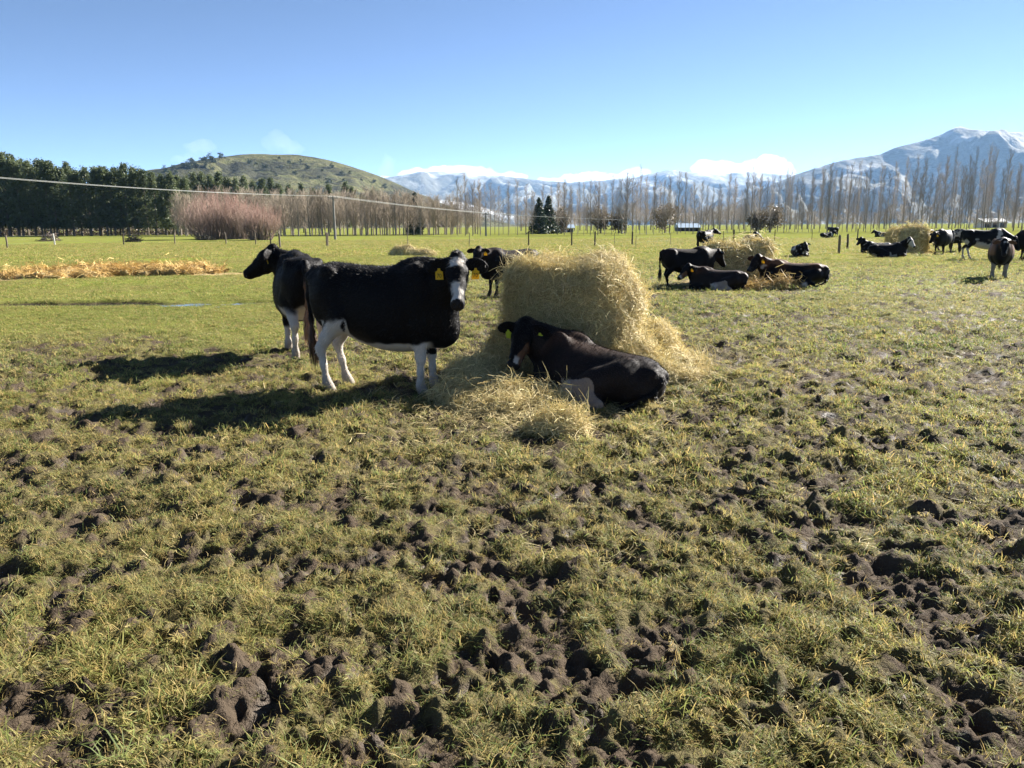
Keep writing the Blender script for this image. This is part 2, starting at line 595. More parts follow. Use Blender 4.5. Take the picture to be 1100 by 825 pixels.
def ground_material():
    m = NT('pasture_turf')
    co = m.obj()
    cov = m.attr('cover').outputs['Fac']
    hay = m.attr('hay').outputs['Fac']
    wet = m.attr('wet').outputs['Fac']
    n1 = m.noise(38.0, 6.0, 0.65, co); n2 = m.noise(3.0, 4.0, 0.6, co); n3 = m.noise(0.35, 5.0, 0.6, co); n4 = m.noise(120.0, 3.0, 0.6, co)
    soil = m.mix(n1, (0.034, 0.025, 0.017), (0.098, 0.072, 0.049))
    soil = m.mix(m.math('MULTIPLY', n2, 0.6), soil, (0.080, 0.062, 0.044))
    thatch = m.mix(n4, (0.095, 0.10, 0.028), (0.22, 0.20, 0.07))
    thatch = m.mix(m.ramp(n3, [(0.38, (0, 0, 0)), (0.62, (1, 1, 1))]), thatch, m.mix(n4, (0.12, 0.155, 0.028), (0.22, 0.25, 0.05)))
    farf = m.attr('far').outputs['Fac']
    thatch = m.mix(farf, m.mix(n4, (0.055, 0.048, 0.022), (0.150, 0.125, 0.055)), thatch)
    fac = m.math('ADD', cov, m.math('MULTIPLY', m.math('SUBTRACT', n1, 0.5), 0.9))
    fac = m.ramp(fac, [(0.30, (0, 0, 0)), (0.60, (1, 1, 1))])
    c = m.mix(fac, soil, thatch)
    hayc = m.mix(n4, (0.20, 0.14, 0.065), (0.42, 0.33, 0.16))
    hf = m.ramp(m.math('ADD', hay, m.math('MULTIPLY', m.math('SUBTRACT', n1, 0.5), 0.8)), [(0.35, (0, 0, 0)), (0.7, (1, 1, 1))])
    c = m.mix(hf, c, hayc)
    rough = m.math('SUBTRACT', 0.92, m.math('MULTIPLY', m.math('MULTIPLY', wet, n2), 0.55))
    hgt = m.math('ADD', n1, m.math('MULTIPLY', n4, 0.5))
    return m.surf(m.bsdf(c, rough, m.math('MULTIPLY', wet, 0.3), m.bump(hgt, 0.9, 0.025)))

M_GROUND = ground_material()
pasture = link('pasture', mesh_from('pasture', np.stack([GX.ravel(), GY.ravel(), gz], 1), GF, M_GROUND, True,
               {'cover': g_cov, 'hay': g_hay, 'far': np.maximum(sstep(9, 28, RR.ravel()), .75 * (1 - g_p)), 'wet': np.clip(g_hol * 1.2 + 0.25 * g_p, 0, 1) * sstep(40, 15, RR.ravel())}))
tag(pasture, kind='structure')

# shallow water lying in the hollow on the left
m = NT('still_water')
M_WATER = m.surf(m.bsdf((0.05, 0.05, 0.04), 0.05, 0.5, m.bump(m.noise(9.0, 2.0), 0.04, 0.01)))
mb = []
for k in range(40):
    a = 2 * math.pi * k / 40
    mb.append((PUD_C.x + 5.0 * math.cos(a), PUD_C.y + 1.2 * math.sin(a) + 0.5 * math.cos(a), -0.045))
water = link('puddle_water', mesh_from('puddle_water', mb, [tuple(range(40))], M_WATER))
tag(water, kind='structure')

# ================================================================== HILLS, MOUNTAINS, CLOUDS
def relief(name, prof, dist, depth_front, depth_back, mat, seed, rough_amp, nx=260, ny=90, spur=1.0, base=-30.0):
    """a mountain whose crest line passes through photo pixels prof at forward distance dist"""
    pp = [AT(px, py, dist) for px, py in prof]
    xs = np.array([p.x for p in pp]); zs = np.array([p.z for p in pp])
    X = np.linspace(xs[0], xs[-1], nx)
    # smooth interpolation of the crest
    m_ = np.gradient(zs, xs)
    i = np.clip(np.searchsorted(xs, X) - 1, 0, len(xs) - 2)
    hh = xs[i + 1] - xs[i]; t = (X - xs[i]) / hh
    crest = (2 * t**3 - 3 * t**2 + 1) * zs[i] + (t**3 - 2 * t**2 + t) * hh * m_[i] + (-2 * t**3 + 3 * t**2) * zs[i + 1] + (t**3 - t**2) * hh * m_[i + 1]
    T = np.linspace(-1, 1, ny)
    XX, TT = np.meshgrid(X, T, indexing='ij')
    CC = np.repeat(crest[:, None], ny, 1)
    YY = dist + np.where(TT < 0, TT * depth_front, TT * depth_back)
    u = 1 - np.abs(TT)
    sc = depth_front
    wx = XX / sc + 0.25 * fbm2(XX / sc * 2, YY / sc * 2, 3, seed + 5); wy = YY / sc
    rid = 1 - np.abs(fbm2(wx * 2.6, wy * 1.0, 4, seed, 0.5)) * 2.0
    rid2 = 1 - np.abs(fbm2(wx * 7.0, wy * 3.2, 4, seed + 9, 0.5)) * 2.0
    shape = u ** 1.15
    bell = np.sin(np.clip(u, 0, 1) * math.pi) ** 0.9
    Z = base + (CC - base) * shape + rough_amp * spur * bell * (0.75 * (rid - 0.55) + 0.42 * (rid2 - 0.5))
    Z = Z + rough_amp * 0.10 * fbm2(XX / sc * 22, YY / sc * 16, 4, seed + 20) * (0.3 + bell)
    ix = np.arange(nx * ny).reshape(nx, ny)
    F = np.stack([ix[:-1, :-1], ix[1:, :-1], ix[1:, 1:], ix[:-1, 1:]], -1).reshape(-1, 4)
    o = link(name, mesh_from(name, np.stack([XX.ravel(), YY.ravel(), Z.ravel()], 1), F, mat, True))
    tag(o, kind='structure')
    return o, (XX, YY, Z)

def mountain_mat(name, sx, snow_lo, snow_hi, z0, z1, rock_a, rock_b, snow_amt=1.0):
    m = NT(name)
    co = m.obj()
    n1 = m.noise(sx, 7.0, 0.62, co, 0.6); n2 = m.noise(sx * 5, 6.0, 0.65, co); n3 = m.noise(sx * 0.35, 3.0, 0.5, co)
    sep = m.n('ShaderNodeSeparateXYZ'); m.t.links.new(co, sep.inputs[0])
    alt = m.n('ShaderNodeMapRange'); m.t.links.new(sep.outputs[2], alt.inputs[0])
    alt.inputs[1].default_value = z0; alt.inputs[2].default_value = z1
    geo = m.n('ShaderNodeNewGeometry'); sn = m.n('ShaderNodeSeparateXYZ'); m.t.links.new(geo.outputs['Normal'], sn.inputs[0])
    f = m.math('ADD', m.math('MULTIPLY', alt.outputs[0], 0.34), m.math('MULTIPLY', n1, 0.62))
    f = m.math('ADD', f, m.math('MULTIPLY', m.math('SUBTRACT', n2, 0.5), 0.5))
    f = m.math('ADD', f, m.math('MULTIPLY', m.math('SUBTRACT', n3, 0.5), 0.6))
    f = m.math('ADD', f, m.math('MULTIPLY', sn.outputs[0], -0.10))
    snow = m.ramp(f, [(snow_lo, (0, 0, 0)), (snow_hi, (snow_amt,) * 3)])
    rock = m.mix(n2, rock_a, rock_b)
    c = m.mix(snow, rock, (0.80, 0.82, 0.86))
    return m.surf(m.bsdf(c, 0.85, 0.1, m.bump(m.math('ADD', n2, n1), 0.9, 28.0)))

M_RANGE = mountain_mat('snow_dusted_rock', 0.0013, 0.42, 0.66, 80, 640, (0.055, 0.060, 0.050), (0.13, 0.12, 0.09), 0.62)
M_PEAK = mountain_mat('snowy_tussock_slope', 0.0019, 0.50, 0.64, -250, 1600, (0.060, 0.062, 0.045), (0.12, 0.11, 0.085), 0.55)

prof_mid = [(180, 240), (300, 214), (360, 202), (400, 195), (430, 188), (470, 184), (510, 186), (560, 191), (600, 195), (640, 193), (680, 190), (700, 186), (715, 183), (740, 184), (770, 186), (800, 184), (850, 186), (920, 190), (1000, 192), (1100, 190), (1300, 196), (1500, 215)]
relief('mountain_range', prof_mid, 7400.0, 2300, 2000, M_RANGE, 3, 260.0, 420, 110)
prof_r = [(690, 243), (740, 236), (790, 218), (835, 196), (850, 190), (880, 178), (920, 169), (945, 164), (960, 158), (985, 152), (1000, 147), (1014, 142), (1022, 138), (1034, 137), (1044, 140), (1060, 141), (1080, 142), (1100, 141), (1150, 140), (1230, 146), (1330, 160), (1500, 190), (1650, 235)]
relief('snowy_mountain', prof_r, 4300.0, 1700, 1500, M_PEAK, 14, 230.0, 380, 120)
# lower snow-flecked spur at the foot of the range
prof_f = [(420, 236), (450, 220), (470, 214), (490, 216), (520, 223), (560, 232), (620, 240), (700, 243)]
relief('snowy_spur', prof_f, 3600.0, 700, 700, mountain_mat('spur_slope', 0.004, 0.40, 0.60, 10, 90, (0.06, 0.065, 0.05), (0.13, 0.12, 0.09), 0.9), 33, 40.0, 140, 50)

m = NT('hill_pasture')
co = m.obj()
n1 = m.noise(0.012, 6.0, 0.62, co, 0.8); n2 = m.noise(0.06, 6.0, 0.68, co); n3 = m.noise(0.004, 3.0, 0.5, co)
c = m.mix(m.ramp(n2, [(0.35, (0, 0, 0)), (0.65, (1, 1, 1))]), (0.060, 0.066, 0.024), (0.15, 0.140, 0.060))
c = m.mix(m.ramp(m.math('ADD', n1, m.math('MULTIPLY', m.math('SUBTRACT', n2, 0.5), 0.5)), [(0.44, (0, 0, 0)), (0.56, (1, 1, 1))]), c, (0.040, 0.040, 0.022))
M_HILL = m.surf(m.bsdf(c, 0.9, 0.1, m.bump(m.math('ADD', n2, n1), 1.0, 9.0)))
prof_h = [(-60, 246), (20, 226), (90, 203), (140, 189), (165, 182), (190, 179), (215, 172), (240, 168), (268, 165), (292, 165), (330, 167), (360, 173), (385, 181), (410, 190), (440, 203), (480, 220), (520, 233), (560, 243), (590, 247)]
_, hillgrid = relief('green_hill', prof_h, 1150.0, 520, 500, M_HILL, 25, 26.0, 260, 110, 1.0, -12.0)

# scrub growing on the hill: dark bushes one can tell apart
def leaf_cloud(n, rfun, size, rng, flat=0.0):
    """n small leaf faces spread by rfun(rng, n) -> centres"""
    C = rfun(rng, n)
    n = len(C)
    A = rng.normal(size=(n, 3)); A /= np.linalg.norm(A, axis=1, keepdims=True)
    B = rng.normal(size=(n, 3)); B -= A * (A * B).sum(1, keepdims=True); B /= np.linalg.norm(B, axis=1, keepdims=True)
    s = size * (0.6 + 0.8 * rng.random((n, 1)))
    A = A * s; B = B * s * 0.55
    V = np.stack([C - A, C + B * 0.9, C + A, C - B * 0.9], 1).reshape(-1, 3)
    F = np.arange(4 * n).reshape(n, 4)
    return V, F

def foliage_mat(name, a, b, trans=0.25, scale=0.6):
    m = NT(name)
    oi = m.n('ShaderNodeObjectInfo')
    nz = m.noise(scale, 4.0, 0.6)
    f = m.math('ADD', m.math('MULTIPLY', nz, 0.8), m.math('MULTIPLY', oi.outputs['Random'], 0.35))
    c = m.mix(f, a, b)
    return m.leaf(c, trans, 0.55, 0.3)

M_SCRUB = foliage_mat('scrub_leaves', (0.020, 0.030, 0.012), (0.055, 0.070, 0.028), 0.2, 0.2)
M_BARK = plain('grey_bark', (0.14, 0.115, 0.09), 0.9, 0.1, 0.35, 6.0)
def blob_pts(rx, rz, z0):
    def f(rng, n):
        k = 9
        cc = rng.normal(size=(k, 3)) * np.array([rx * 0.45, rx * 0.45, rz * 0.3]) + np.array([0, 0, z0 + rz * 0.5])
        j = rng.integers(0, k, n)
        return cc[j] + rng.normal(size=(n, 3)) * np.array([rx * 0.26, rx * 0.26, rz * 0.2])
    return f
scrub_meshes = []
for i in range(4):
    rg = np.random.default_rng(200 + i)
    V, F = leaf_cloud(420, blob_pts(3.4, 4.6, 0.6), 0.62, rg)
    scrub_meshes.append(mesh_from('foliage', V, F, M_SCRUB))
tb = MB(); tb.tube([(0, 0, -1.0), (0.1, 0, 1.2), (0.15, 0.1, 2.8)], [0.32, 0.25, 0.12], 6)
scrub_trunk = tb.mesh('trunk', M_BARK)
HX, HY, HZ = hillgrid
def hill_spot(px, py):
    """first place of the hill's surface that lies behind a photo pixel"""
    d = ray(px, py)
    best = None
    for dist in np.arange(640, 1160, 8.0):
        t = dist / d.y; x, z = d.x * t, CAM_H + d.z * t
        i = int(np.clip(np.searchsorted(HX[:, 0], x), 1, HX.shape[0] - 1))
        j = int(np.clip(np.searchsorted(HY[0], dist), 1, HY.shape[1] - 1))
        if HZ[i, j] >= z:
            return Vector((x, dist, HZ[i, j]))
    return None
spots = [(186, 181), (196, 178), (204, 176), (209, 178), (216, 173), (221, 175), (226, 172), (199, 182), (212, 181), (232, 176), (222, 180),
         (190, 186), (206, 185), (237, 171), (179, 186), (228, 183), (268, 176), (275, 178), (284, 180), (301, 172), (312, 177), (322, 174), (331, 181), (346, 184), (357, 180), (366, 187),
         (377, 189), (389, 196), (343, 193), (318, 188), (297, 189), (402, 198), (413, 203), (425, 207), (370, 197), (354, 198), (395, 205), (437, 213), (448, 216)]
spots.sort()
counts = {}
for i, (px, py) in enumerate(spots):
    p = hill_spot(px + rnd.uniform(-1.5, 1.5), py + rnd.uniform(-0.8, 0.8))
    if p is None: continue
    s = rnd.uniform(0.8, 1.5) * (0.75 if px < 240 else 0.6)
    t = link('hill_bush', None, None, p - Vector((0, 0, 0.5)), (0, 0, rnd.uniform(0, 6.28)), (s * 1.2, s * 1.2, s))
    where = 'wooded crest at the left end of the green hill' if px < 240 else 'open slope of the green hill'
    counts[where] = counts.get(where, 0) + 1
    tag(t, 'dark scrub bush, ' + ordw(counts[where]) + ' from left on the green hill, ' + ('wooded crest' if px < 240 else 'open slope'), 'bush', 'bushes on the ' + where)
    link('trunk', scrub_trunk, t); link('crown', scrub_meshes[i % 4], t)

# clouds: lumpy bodies of white vapour behind and above the range
m = NT('cloud_vapour')
pv = m.n('ShaderNodeVolumePrincipled')
pv.inputs['Color'].default_value = (0.98, 0.98, 0.99, 1)
pv.inputs['Density'].default_value = 0.0024
pv.inputs['Anisotropy'].default_value = 0.35
m.t.links.new(pv.outputs[0], m.out.inputs['Volume'])
M_CLOUD = m.m
m = NT('thin_cloud_vapour')
pv = m.n('ShaderNodeVolumePrincipled')
pv.inputs['Color'].default_value = (0.98, 0.98, 0.99, 1)
pv.inputs['Density'].default_value = 0.0003
pv.inputs['Anisotropy'].default_value = 0.35
m.t.links.new(pv.outputs[0], m.out.inputs['Volume'])
M_WISP = m.m

def biggest(V, F):
    """keep the largest connected piece"""
    lab = np.arange(len(V))
    while True:
        m_ = lab[F].min(1); new = lab.copy()
        for q in range(4): np.minimum.at(new, F[:, q], m_)
        new = new[new]
        if (new == lab).all(): break
        lab = new
    ids, ct = np.unique(lab[F[:, 0]], return_counts=True)
    F = F[lab[F[:, 0]] == ids[ct.argmax()]]
    u, inv = np.unique(F, return_inverse=True)
    return V[u], inv.reshape(F.shape)

def cloud(label, puffs, dist, mat=M_CLOUD, seed=0, depth=1.0):
    """puffs: (px, py, rx px, ry px)"""
    fl = []
    lo = np.full(3, 1e9); hi = np.full(3, -1e9)
    k = dist / FPX
    for px, py, rx, ry in puffs:
        c = np.array(AT(px, py, dist)); r = np.array([rx * k, max(rx, ry) * 0.6 * k * depth, ry * k])
        fl += f_ell(c, r, 8 * k)
        lo = np.minimum(lo, c - r * 1.1 - 7 * k); hi = np.maximum(hi, c + r * 1.1 + 7 * k)
    def wob(P):
        return (5.6 * fbm3(P / (11 * k), 4, seed, 0.62) * k).astype(np.float32)
    fl.append((wob, lo, hi, None, 'add'))
    V, F = biggest(*surface_nets(fl, lo - 4 * k, hi + 4 * k, 1.3 * k, 1))
    ctr = V.mean(0)
    o = link('cloud', mesh_from('cloud', V - ctr, F, mat, True), None, ctr)
    tag(o, label, 'cloud', 'clouds over the mountains')
CL = 12500.0
cloud('long flat white cloud lying along the crest right of the green hill', [(418, 193, 16, 4), (445, 187, 20, 5), (478, 184, 24, 4.5), (510, 185, 22, 5), (545, 190, 22, 5)], CL, seed=1)
cloud('low white cloud on the crest in the middle of the range', [(585, 196, 16, 5), (618, 194, 16, 6.5), (640, 191, 14, 6), (668, 192, 14, 6), (688, 188, 12, 7)], CL, seed=2)
cloud('large white cumulus cloud left of the snowy mountain', [(752, 181, 12, 6), (772, 180, 18, 7), (795, 184, 16, 6), (815, 180, 14, 9), (828, 177, 14, 11), (842, 184, 14, 10), (800, 189, 40, 6)], CL, seed=3)
cloud('small thin white cloud high above the green hill', [(290, 153, 9, 7), (299, 148, 8, 9), (308, 156, 14, 7), (318, 160, 10, 5)], 13000.0, M_WISP, 4)
cloud('faint white wisp standing above the end of the green hill', [(417, 176, 6, 10), (412, 186, 8, 6)], 13000.0, M_WISP, 6)
cloud('faint patch of thin cloud behind the left end of the hill', [(215, 158, 18, 7), (200, 171, 16, 6)], 13000.0, M_WISP, 7)

# ================================================================== TREES
def tree_obj(name, label, cat, group, loc, rz, sc, trunk, crown, lean=0.0):
    t = link(name, None, None, loc, (lean, 0, rz), sc)
    tag(t, label, cat, group)
    link('trunk', trunk, t); link('crown', crown, t)
    return t

# --- dark evergreens of the shelter belt
M_EVER = foliage_mat('evergreen_leaves', (0.050, 0.072, 0.034), (0.14, 0.165, 0.075), 0.38, 0.35)
M_PINE = foliage_mat('pine_leaves', (0.016, 0.030, 0.016), (0.040, 0.058, 0.026), 0.15, 0.5)
def ever_pts(h, r0, taper, bare):
    def f(rng, n):
        k = 85
        u = rng.random(k) ** 0.85
        z = h * (bare + (1 - bare) * u)
        rad = r0 * (np.clip(1 - u, 0, 1) ** taper) * (0.55 + 0.65 * rng.random(k)) * np.clip(0.45 + u * 5, 0, 1)
        a = rng.random(k) * 6.283
        cc = np.stack([np.cos(a) * rad, np.sin(a) * rad, z - 0.25 * rad], 1)
        j = rng.integers(0, k, n)
        return cc[j] + rng.normal(size=(n, 3)) * np.array([0.36, 0.36, 0.40])
    return f
def limb_trunk(h, r, rng, n=16, up=0.5, lo=0.2, ln=1.6, mat=M_BARK, name='trunk'):
    b = MB()
    bx, by = rng.normal(0, 0.12, 2)
    b.tube([(0, 0, -0.3), (bx * .4, by * .4, h * .33), (bx, by, h * .66), (bx * .8, by * .8, h * 0.97)], [r, r * .78, r * .45, r * .1], 7)
    for i in range(n):
        z = h * (lo + (0.92 - lo) * (i + rng.random()) / n)
        a = rng.random() * 6.283; l = ln * (1.1 - z / h) * (0.7 + 0.6 * rng.random())
        d = np.array([math.cos(a), math.sin(a), up])
        b.tube([(bx * z / h, by * z / h, z), tuple(np.array([bx, by, 0]) * z / h + np.array([0, 0, z]) + d * l * 0.5 + [0, 0, 0.05]), tuple(np.array([0, 0, z]) + d * l)], [r * .28, r * .18, r * .05], 4, False)
    return b.mesh(name, mat)
ever = []
for i in range(6):
    rg = np.random.default_rng(300 + i)
    V, F = leaf_cloud(4200, ever_pts(17.5, 2.8, 0.62, 0.15), 0.25, rg)
    ever.append((limb_trunk(17.2, 0.24, rg, 18, 0.35), mesh_from('crown', V, F, M_EVER)))
M_PBARK = plain('pale_bark', (0.30, 0.26, 0.21), 0.9, 0.1, 0.35, 5.0)

def mark(x0, x1, px):
    f = (px - x0) / (x1 - x0)
    return f

tops = [(0, 168), (14, 166), (30, 170), (45, 178), (55, 173), (68, 177), (80, 178), (92, 184), (104, 180), (117, 178), (130, 179), (144, 178), (156, 180), (170, 184), (184, 186), (196, 188)]
tx = [t[0] for t in tops]; ty = [t[1] for t in tops]
def put_ever(px, d, top_py, i, label, group):
    g = AT(px, 260, d); g.z = 0
    h = AT(px, top_py, d).z
    s = max(0.5, h / 17.5)
    w = s * rnd.uniform(0.92, 1.15)
    tr, cr = ever[i % 6]
    tree_obj('evergreen_tree', label, 'tree', group, g, rnd.uniform(0, 6.28), (w, w, s), tr, cr)
i = 0
px = -60.0; k = 0
while px < 197:
    k += px > 3
    lab = 'tall dark evergreen, %s from the left in the front row of the shelter belt' % ordw(k) if px > 3 else 'tall dark evergreen of the shelter belt cut off by the left edge'
    put_ever(px + rnd.uniform(-2, 2), 168 + rnd.uniform(-1, 1), np.interp(px, tx, ty) + rnd.uniform(-1, 7), i, lab, 'front row of the dark shelter belt')
    px += rnd.uniform(7.5, 10); i += 1
px = -62.0
while px < 205:
    put_ever(px + rnd.uniform(-2, 2), 176 + rnd.uniform(-1, 2), np.interp(px, tx, ty) + rnd.uniform(-2, 4), i, 'dark evergreen behind the front row of the shelter belt', 'second row of the dark shelter belt')
    px += rnd.uniform(8, 11); i += 1
kb = 0
# evergreens whose tops stand above the bare plantation
for px, py in [(206, 190), (214, 187), (222, 186), (231, 189), (240, 187), (249, 190), (258, 192), (266, 191), (276, 195), (286, 193), (295, 193), (303, 197), (314, 199), (327, 198), (340, 203), (356, 199), (374, 197), (380, 200)]:
    kb += 1
    put_ever(px, 226 + rnd.uniform(-3, 3), py, i, 'evergreen top above the bare plantation, %s from the left of those below the hill' % ordw(kb), 'evergreens behind the bare plantation'); i += 1

# brown undergrowth under and behind the shelter belt
V, F = leaf_cloud(9000, lambda rng, n: np.stack([rng.uniform(-135, -62, n), 183 + rng.normal(0, 1.6, n), np.abs(rng.normal(0, 1.0, n)) * (1 + .5 * vn2(np.linspace(0, 40, n), np.zeros(n), 3))], 1), 0.28, np.random.default_rng(77))
M_UNDER = foliage_mat('dead_undergrowth', (0.07, 0.055, 0.038), (0.15, 0.12, 0.08), 0.2, 0.3)
tag(link('undergrowth', mesh_from('undergrowth', V, F, M_UNDER)), 'brown tangled undergrowth behind the trunks of the shelter belt', 'undergrowth', None, 'stuff')

# --- single dark conifers
def cone_pts(h, r0):
    def f(rng, n):
        k = 150
        u = rng.random(k) ** 1.2
        rad = r0 * (1 - u) * (0.7 + 0.45 * rng.random(k)); a = rng.random(k) * 6.283
        cc = np.stack([np.cos(a) * rad, np.sin(a) * rad, h * (0.06 + 0.93 * u) - 0.2 * rad], 1)
        j = rng.integers(0, k, n)
        return cc[j] + rng.normal(size=(n, 3)) * np.array([0.28, 0.28, 0.22]) * (0.4 + (1 - u[j])[:, None])
    return f
for px, py, d, lab in [(447, 207, 152, 'narrow dark conifer among the bare trees below the hill'), (579, 213, 150, 'dark pointed conifer at left of the pair before the range'), (589, 211, 153, 'dark pointed conifer at right of the pair before the range')]:
    rg = np.random.default_rng(int(px))
    g = AT(px, 260, d); g.z = 0; h = AT(px, py, d).z
    V, F = leaf_cloud(2600, cone_pts(h, 1.25 if px < 500 else 1.7), 0.24, rg)
    tree_obj('conifer', lab, 'tree', None, g, 0, (1, 1, 1), limb_trunk(h, 0.16, rg, 10, 0.1, 0.1, 0.8), mesh_from('crown', V, F, M_PINE))

# --- bare poplars
def bare_crown(h, rng, nb, ln, spread, rt, mat, lo=0.12, twigs=7):
    V = []; F = []
    def rib(a, b, ra, rb):
        t = b - a; t = t / max(np.linalg.norm(t), 1e-6)
        u = np.cross(t, [0.3, 0.8, 0.5]); u /= np.linalg.norm(u); w = np.cross(t, u)
        n0 = len(V)
        for p, r in ((a, ra), (b, rb)):
            for k in range(3):
                an = k * 2.0944
                V.append(p + (u * math.cos(an) + w * math.sin(an)) * r)
        for k in range(3):
            F.append((n0 + k, n0 + (k + 1) % 3, n0 + 3 + (k + 1) % 3, n0 + 3 + k))
    for i in range(nb):
        z = h * (lo + (0.96 - lo) * (i + rng.random()) / nb)
        a = rng.random() * 6.283
        l = ln * (1.12 - 0.85 * z / h) * (0.6 + 0.7 * rng.random())
        d = np.array([math.cos(a) * spread, math.sin(a) * spread, 1.0]); d /= np.linalg.norm(d)
        p0 = np.array([0, 0, z]); p1 = p0 + d * l * 0.5 + np.array([math.cos(a), math.sin(a), 0]) * l * 0.05; p2 = p0 + d * l + np.array([0, 0, l * 0.12])
        rib(p0, p1, rt, rt * 0.7); rib(p1, p2, rt * 0.7, rt * 0.25)
        for k in range(twigs):
            f = 0.25 + 0.75 * rng.random()
            q = p0 + (p2 - p0) * f
            dd = d * 0.7 + rng.normal(size=3) * 0.42; dd[2] = abs(dd[2]) + 0.25; dd /= np.linalg.norm(dd)
            rib(q, q + dd * l * (0.22 + 0.3 * rng.random()), rt * 0.42, rt * 0.22)
    return mesh_from('crown', np.array(V), np.array(F), mat)
M_TWIG = plain('bare_twigs', (0.30, 0.25, 0.19), 0.85, 0.15, 0.3, 1.0)
M_DTWIG = plain('dark_bare_twigs', (0.25, 0.215, 0.185), 0.85, 0.15, 0.3, 1.0)
M_GBARK = plain('grey_poplar_bark', (0.22, 0.19, 0.165), 0.9, 0.1, 0.3, 3.0)
pop_thin = []; pop_full = []
def straight_trunk(h, r, rng, mat):
    b = MB(); dx, dy = rng.normal(0, 0.10, 2)
    b.tube([(0, 0, -0.3), (dx * .3, dy * .3, h * .3), (dx * .7, dy * .7, h * .65), (0, 0, h)], [r, r * .8, r * .5, r * .12], 7)
    return b.mesh('trunk', mat)
for i in range(7):
    rg = np.random.default_rng(400 + i)
    pop_thin.append((straight_trunk(14, 0.065, rg, M_GBARK), bare_crown(14, rg, 70, 2.6, 0.45, 0.022, M_DTWIG, 0.18, 9)))
for i in range(6):
    rg = np.random.default_rng(430 + i)
    pop_full.append((straight_trunk(10, 0.15, rg, M_PBARK), bare_crown(10, rg, 66, 3.6, 0.62, 0.032, M_TWIG, 0.10, 9)))
def put_bare(kinds, h0, px, d, top_py, i, label, group, wmul=1.0, name='bare_poplar'):
    g = AT(px, 260, d); g.z = 0
    s = AT(px, top_py, d).z / h0
    w = (0.55 + 0.45 * s) * wmul * rnd.uniform(0.9, 1.15)
    tr, cr = kinds[i % len(kinds)]
    tree_obj(name, label, 'tree', group, g, rnd.uniform(0, 6.28), (w, w, s), tr, cr, rnd.uniform(-0.025, 0.025))
# plantation below the hill, three rows deep
bt = [(190, 205), (240, 206), (300, 207), (350, 208), (400, 206), (430, 208), (470, 214), (510, 216), (560, 214)]
bx_ = [b[0] for b in bt]; by_ = [b[1] for b in bt]
i = 0
for row, (d, step, lab, grp) in enumerate([
        (146, 6.6, 'bare pale poplar in the front row of the plantation below the hill', 'front row of the bare plantation'),
        (153, 7.4, 'bare pale poplar in the middle of the plantation below the hill', 'second row of the bare plantation'),
        (162, 8.2, 'bare pale poplar at the back of the plantation below the hill', 'third row of the bare plantation')]):
    px = (296.0 if row == 0 else 192.0 + row * 2); kf = 1
    while px < 486 + (30 if row else 0):
        put_bare(pop_full, 10.0, px + rnd.uniform(-1.3, 1.3), d + rnd.uniform(-1, 1), np.interp(px, bx_, by_) + rnd.uniform(-3, 7), i, lab if row else 'bare pale poplar, %s from the willow thicket in the front row of the plantation' % ordw(kf), grp)
        kf += px > 292
        px += step * rnd.uniform(0.8, 1.2); i += 1
# tall bare row across the middle: (px, top, width)
mid = [(492, 190), (500, 186), (508, 197), (516, 192), (527, 196), (536, 200), (546, 194), (556, 192), (565, 198), (572, 205), (599, 196), (606, 192), (613, 199), (620, 203), (627, 195), (634, 190), (642, 200), (649, 196), (657, 188), (664, 191), (671, 184), (679, 186), (687, 177), (694, 190), (702, 186), (711, 193), (719, 188), (727, 184), (736, 182), (744, 196)]
ko = {}
for i, (px, py) in enumerate(mid):
    side = 'between the hill and the conifer pair' if px < 575 else 'between the conifer pair and the farm shed'
    ko[side] = ko.get(side, 0) + 1
    put_bare(pop_thin, 14.0, px, 132 + rnd.uniform(-1.5, 1.5), py, i, 'tall thin bare poplar, %s from the left %s' % (ordw(ko[side]), side), 'bare poplars ' + side, rnd.uniform(0.7, 1.3))
i = 0; px = 752.0
while px < 1118:
    top = np.interp(px, [750, 780, 840, 860, 900, 950, 1000, 1040, 1100], [200, 184, 178, 172, 172, 168, 165, 160, 160]) + rnd.choice((rnd.uniform(-5, 6), rnd.uniform(0, 18)))
    put_bare(pop_thin, 14.0, px, 146 + rnd.uniform(-3, 3), top, i, 'tall bare poplar, %s from the farm shed in the straight row before the snowy mountain' % ordw(i + 1), 'row of bare poplars before the snowy mountain', rnd.uniform(0.65, 1.25))
    px += rnd.uniform(5.5, 14.5); i += 1
i = 0; px = 488.0
while px < 1125:      # second line of poplars just behind
    top = np.interp(px, [488, 560, 690, 750, 780, 840, 900, 1000, 1100], [194, 200, 190, 202, 190, 184, 180, 174, 170]) + rnd.uniform(-3, 16)
    put_bare(pop_thin, 14.0, px, 163 + rnd.uniform(-5, 5), top, i + 3, 'thin bare poplar standing behind the first row of poplars', 'second row of bare poplars', rnd.uniform(0.8, 1.3))
    px += rnd.uniform(5, 11); i += 1
i = 0; px = 560.0
while px < 1140:      # hazy belt of lower bare trees further back
    put_bare(pop_full, 10.0, px, 250 + rnd.uniform(-10, 10), np.interp(px, [560, 700, 760, 820, 900, 1100], [226, 222, 224, 222, 226, 222]) + rnd.uniform(-4, 6), i, 'low bare tree in the far belt behind the poplars', 'far belt of bare trees behind the poplars', 1.6)
    px += rnd.uniform(5.5, 8.5); i += 1
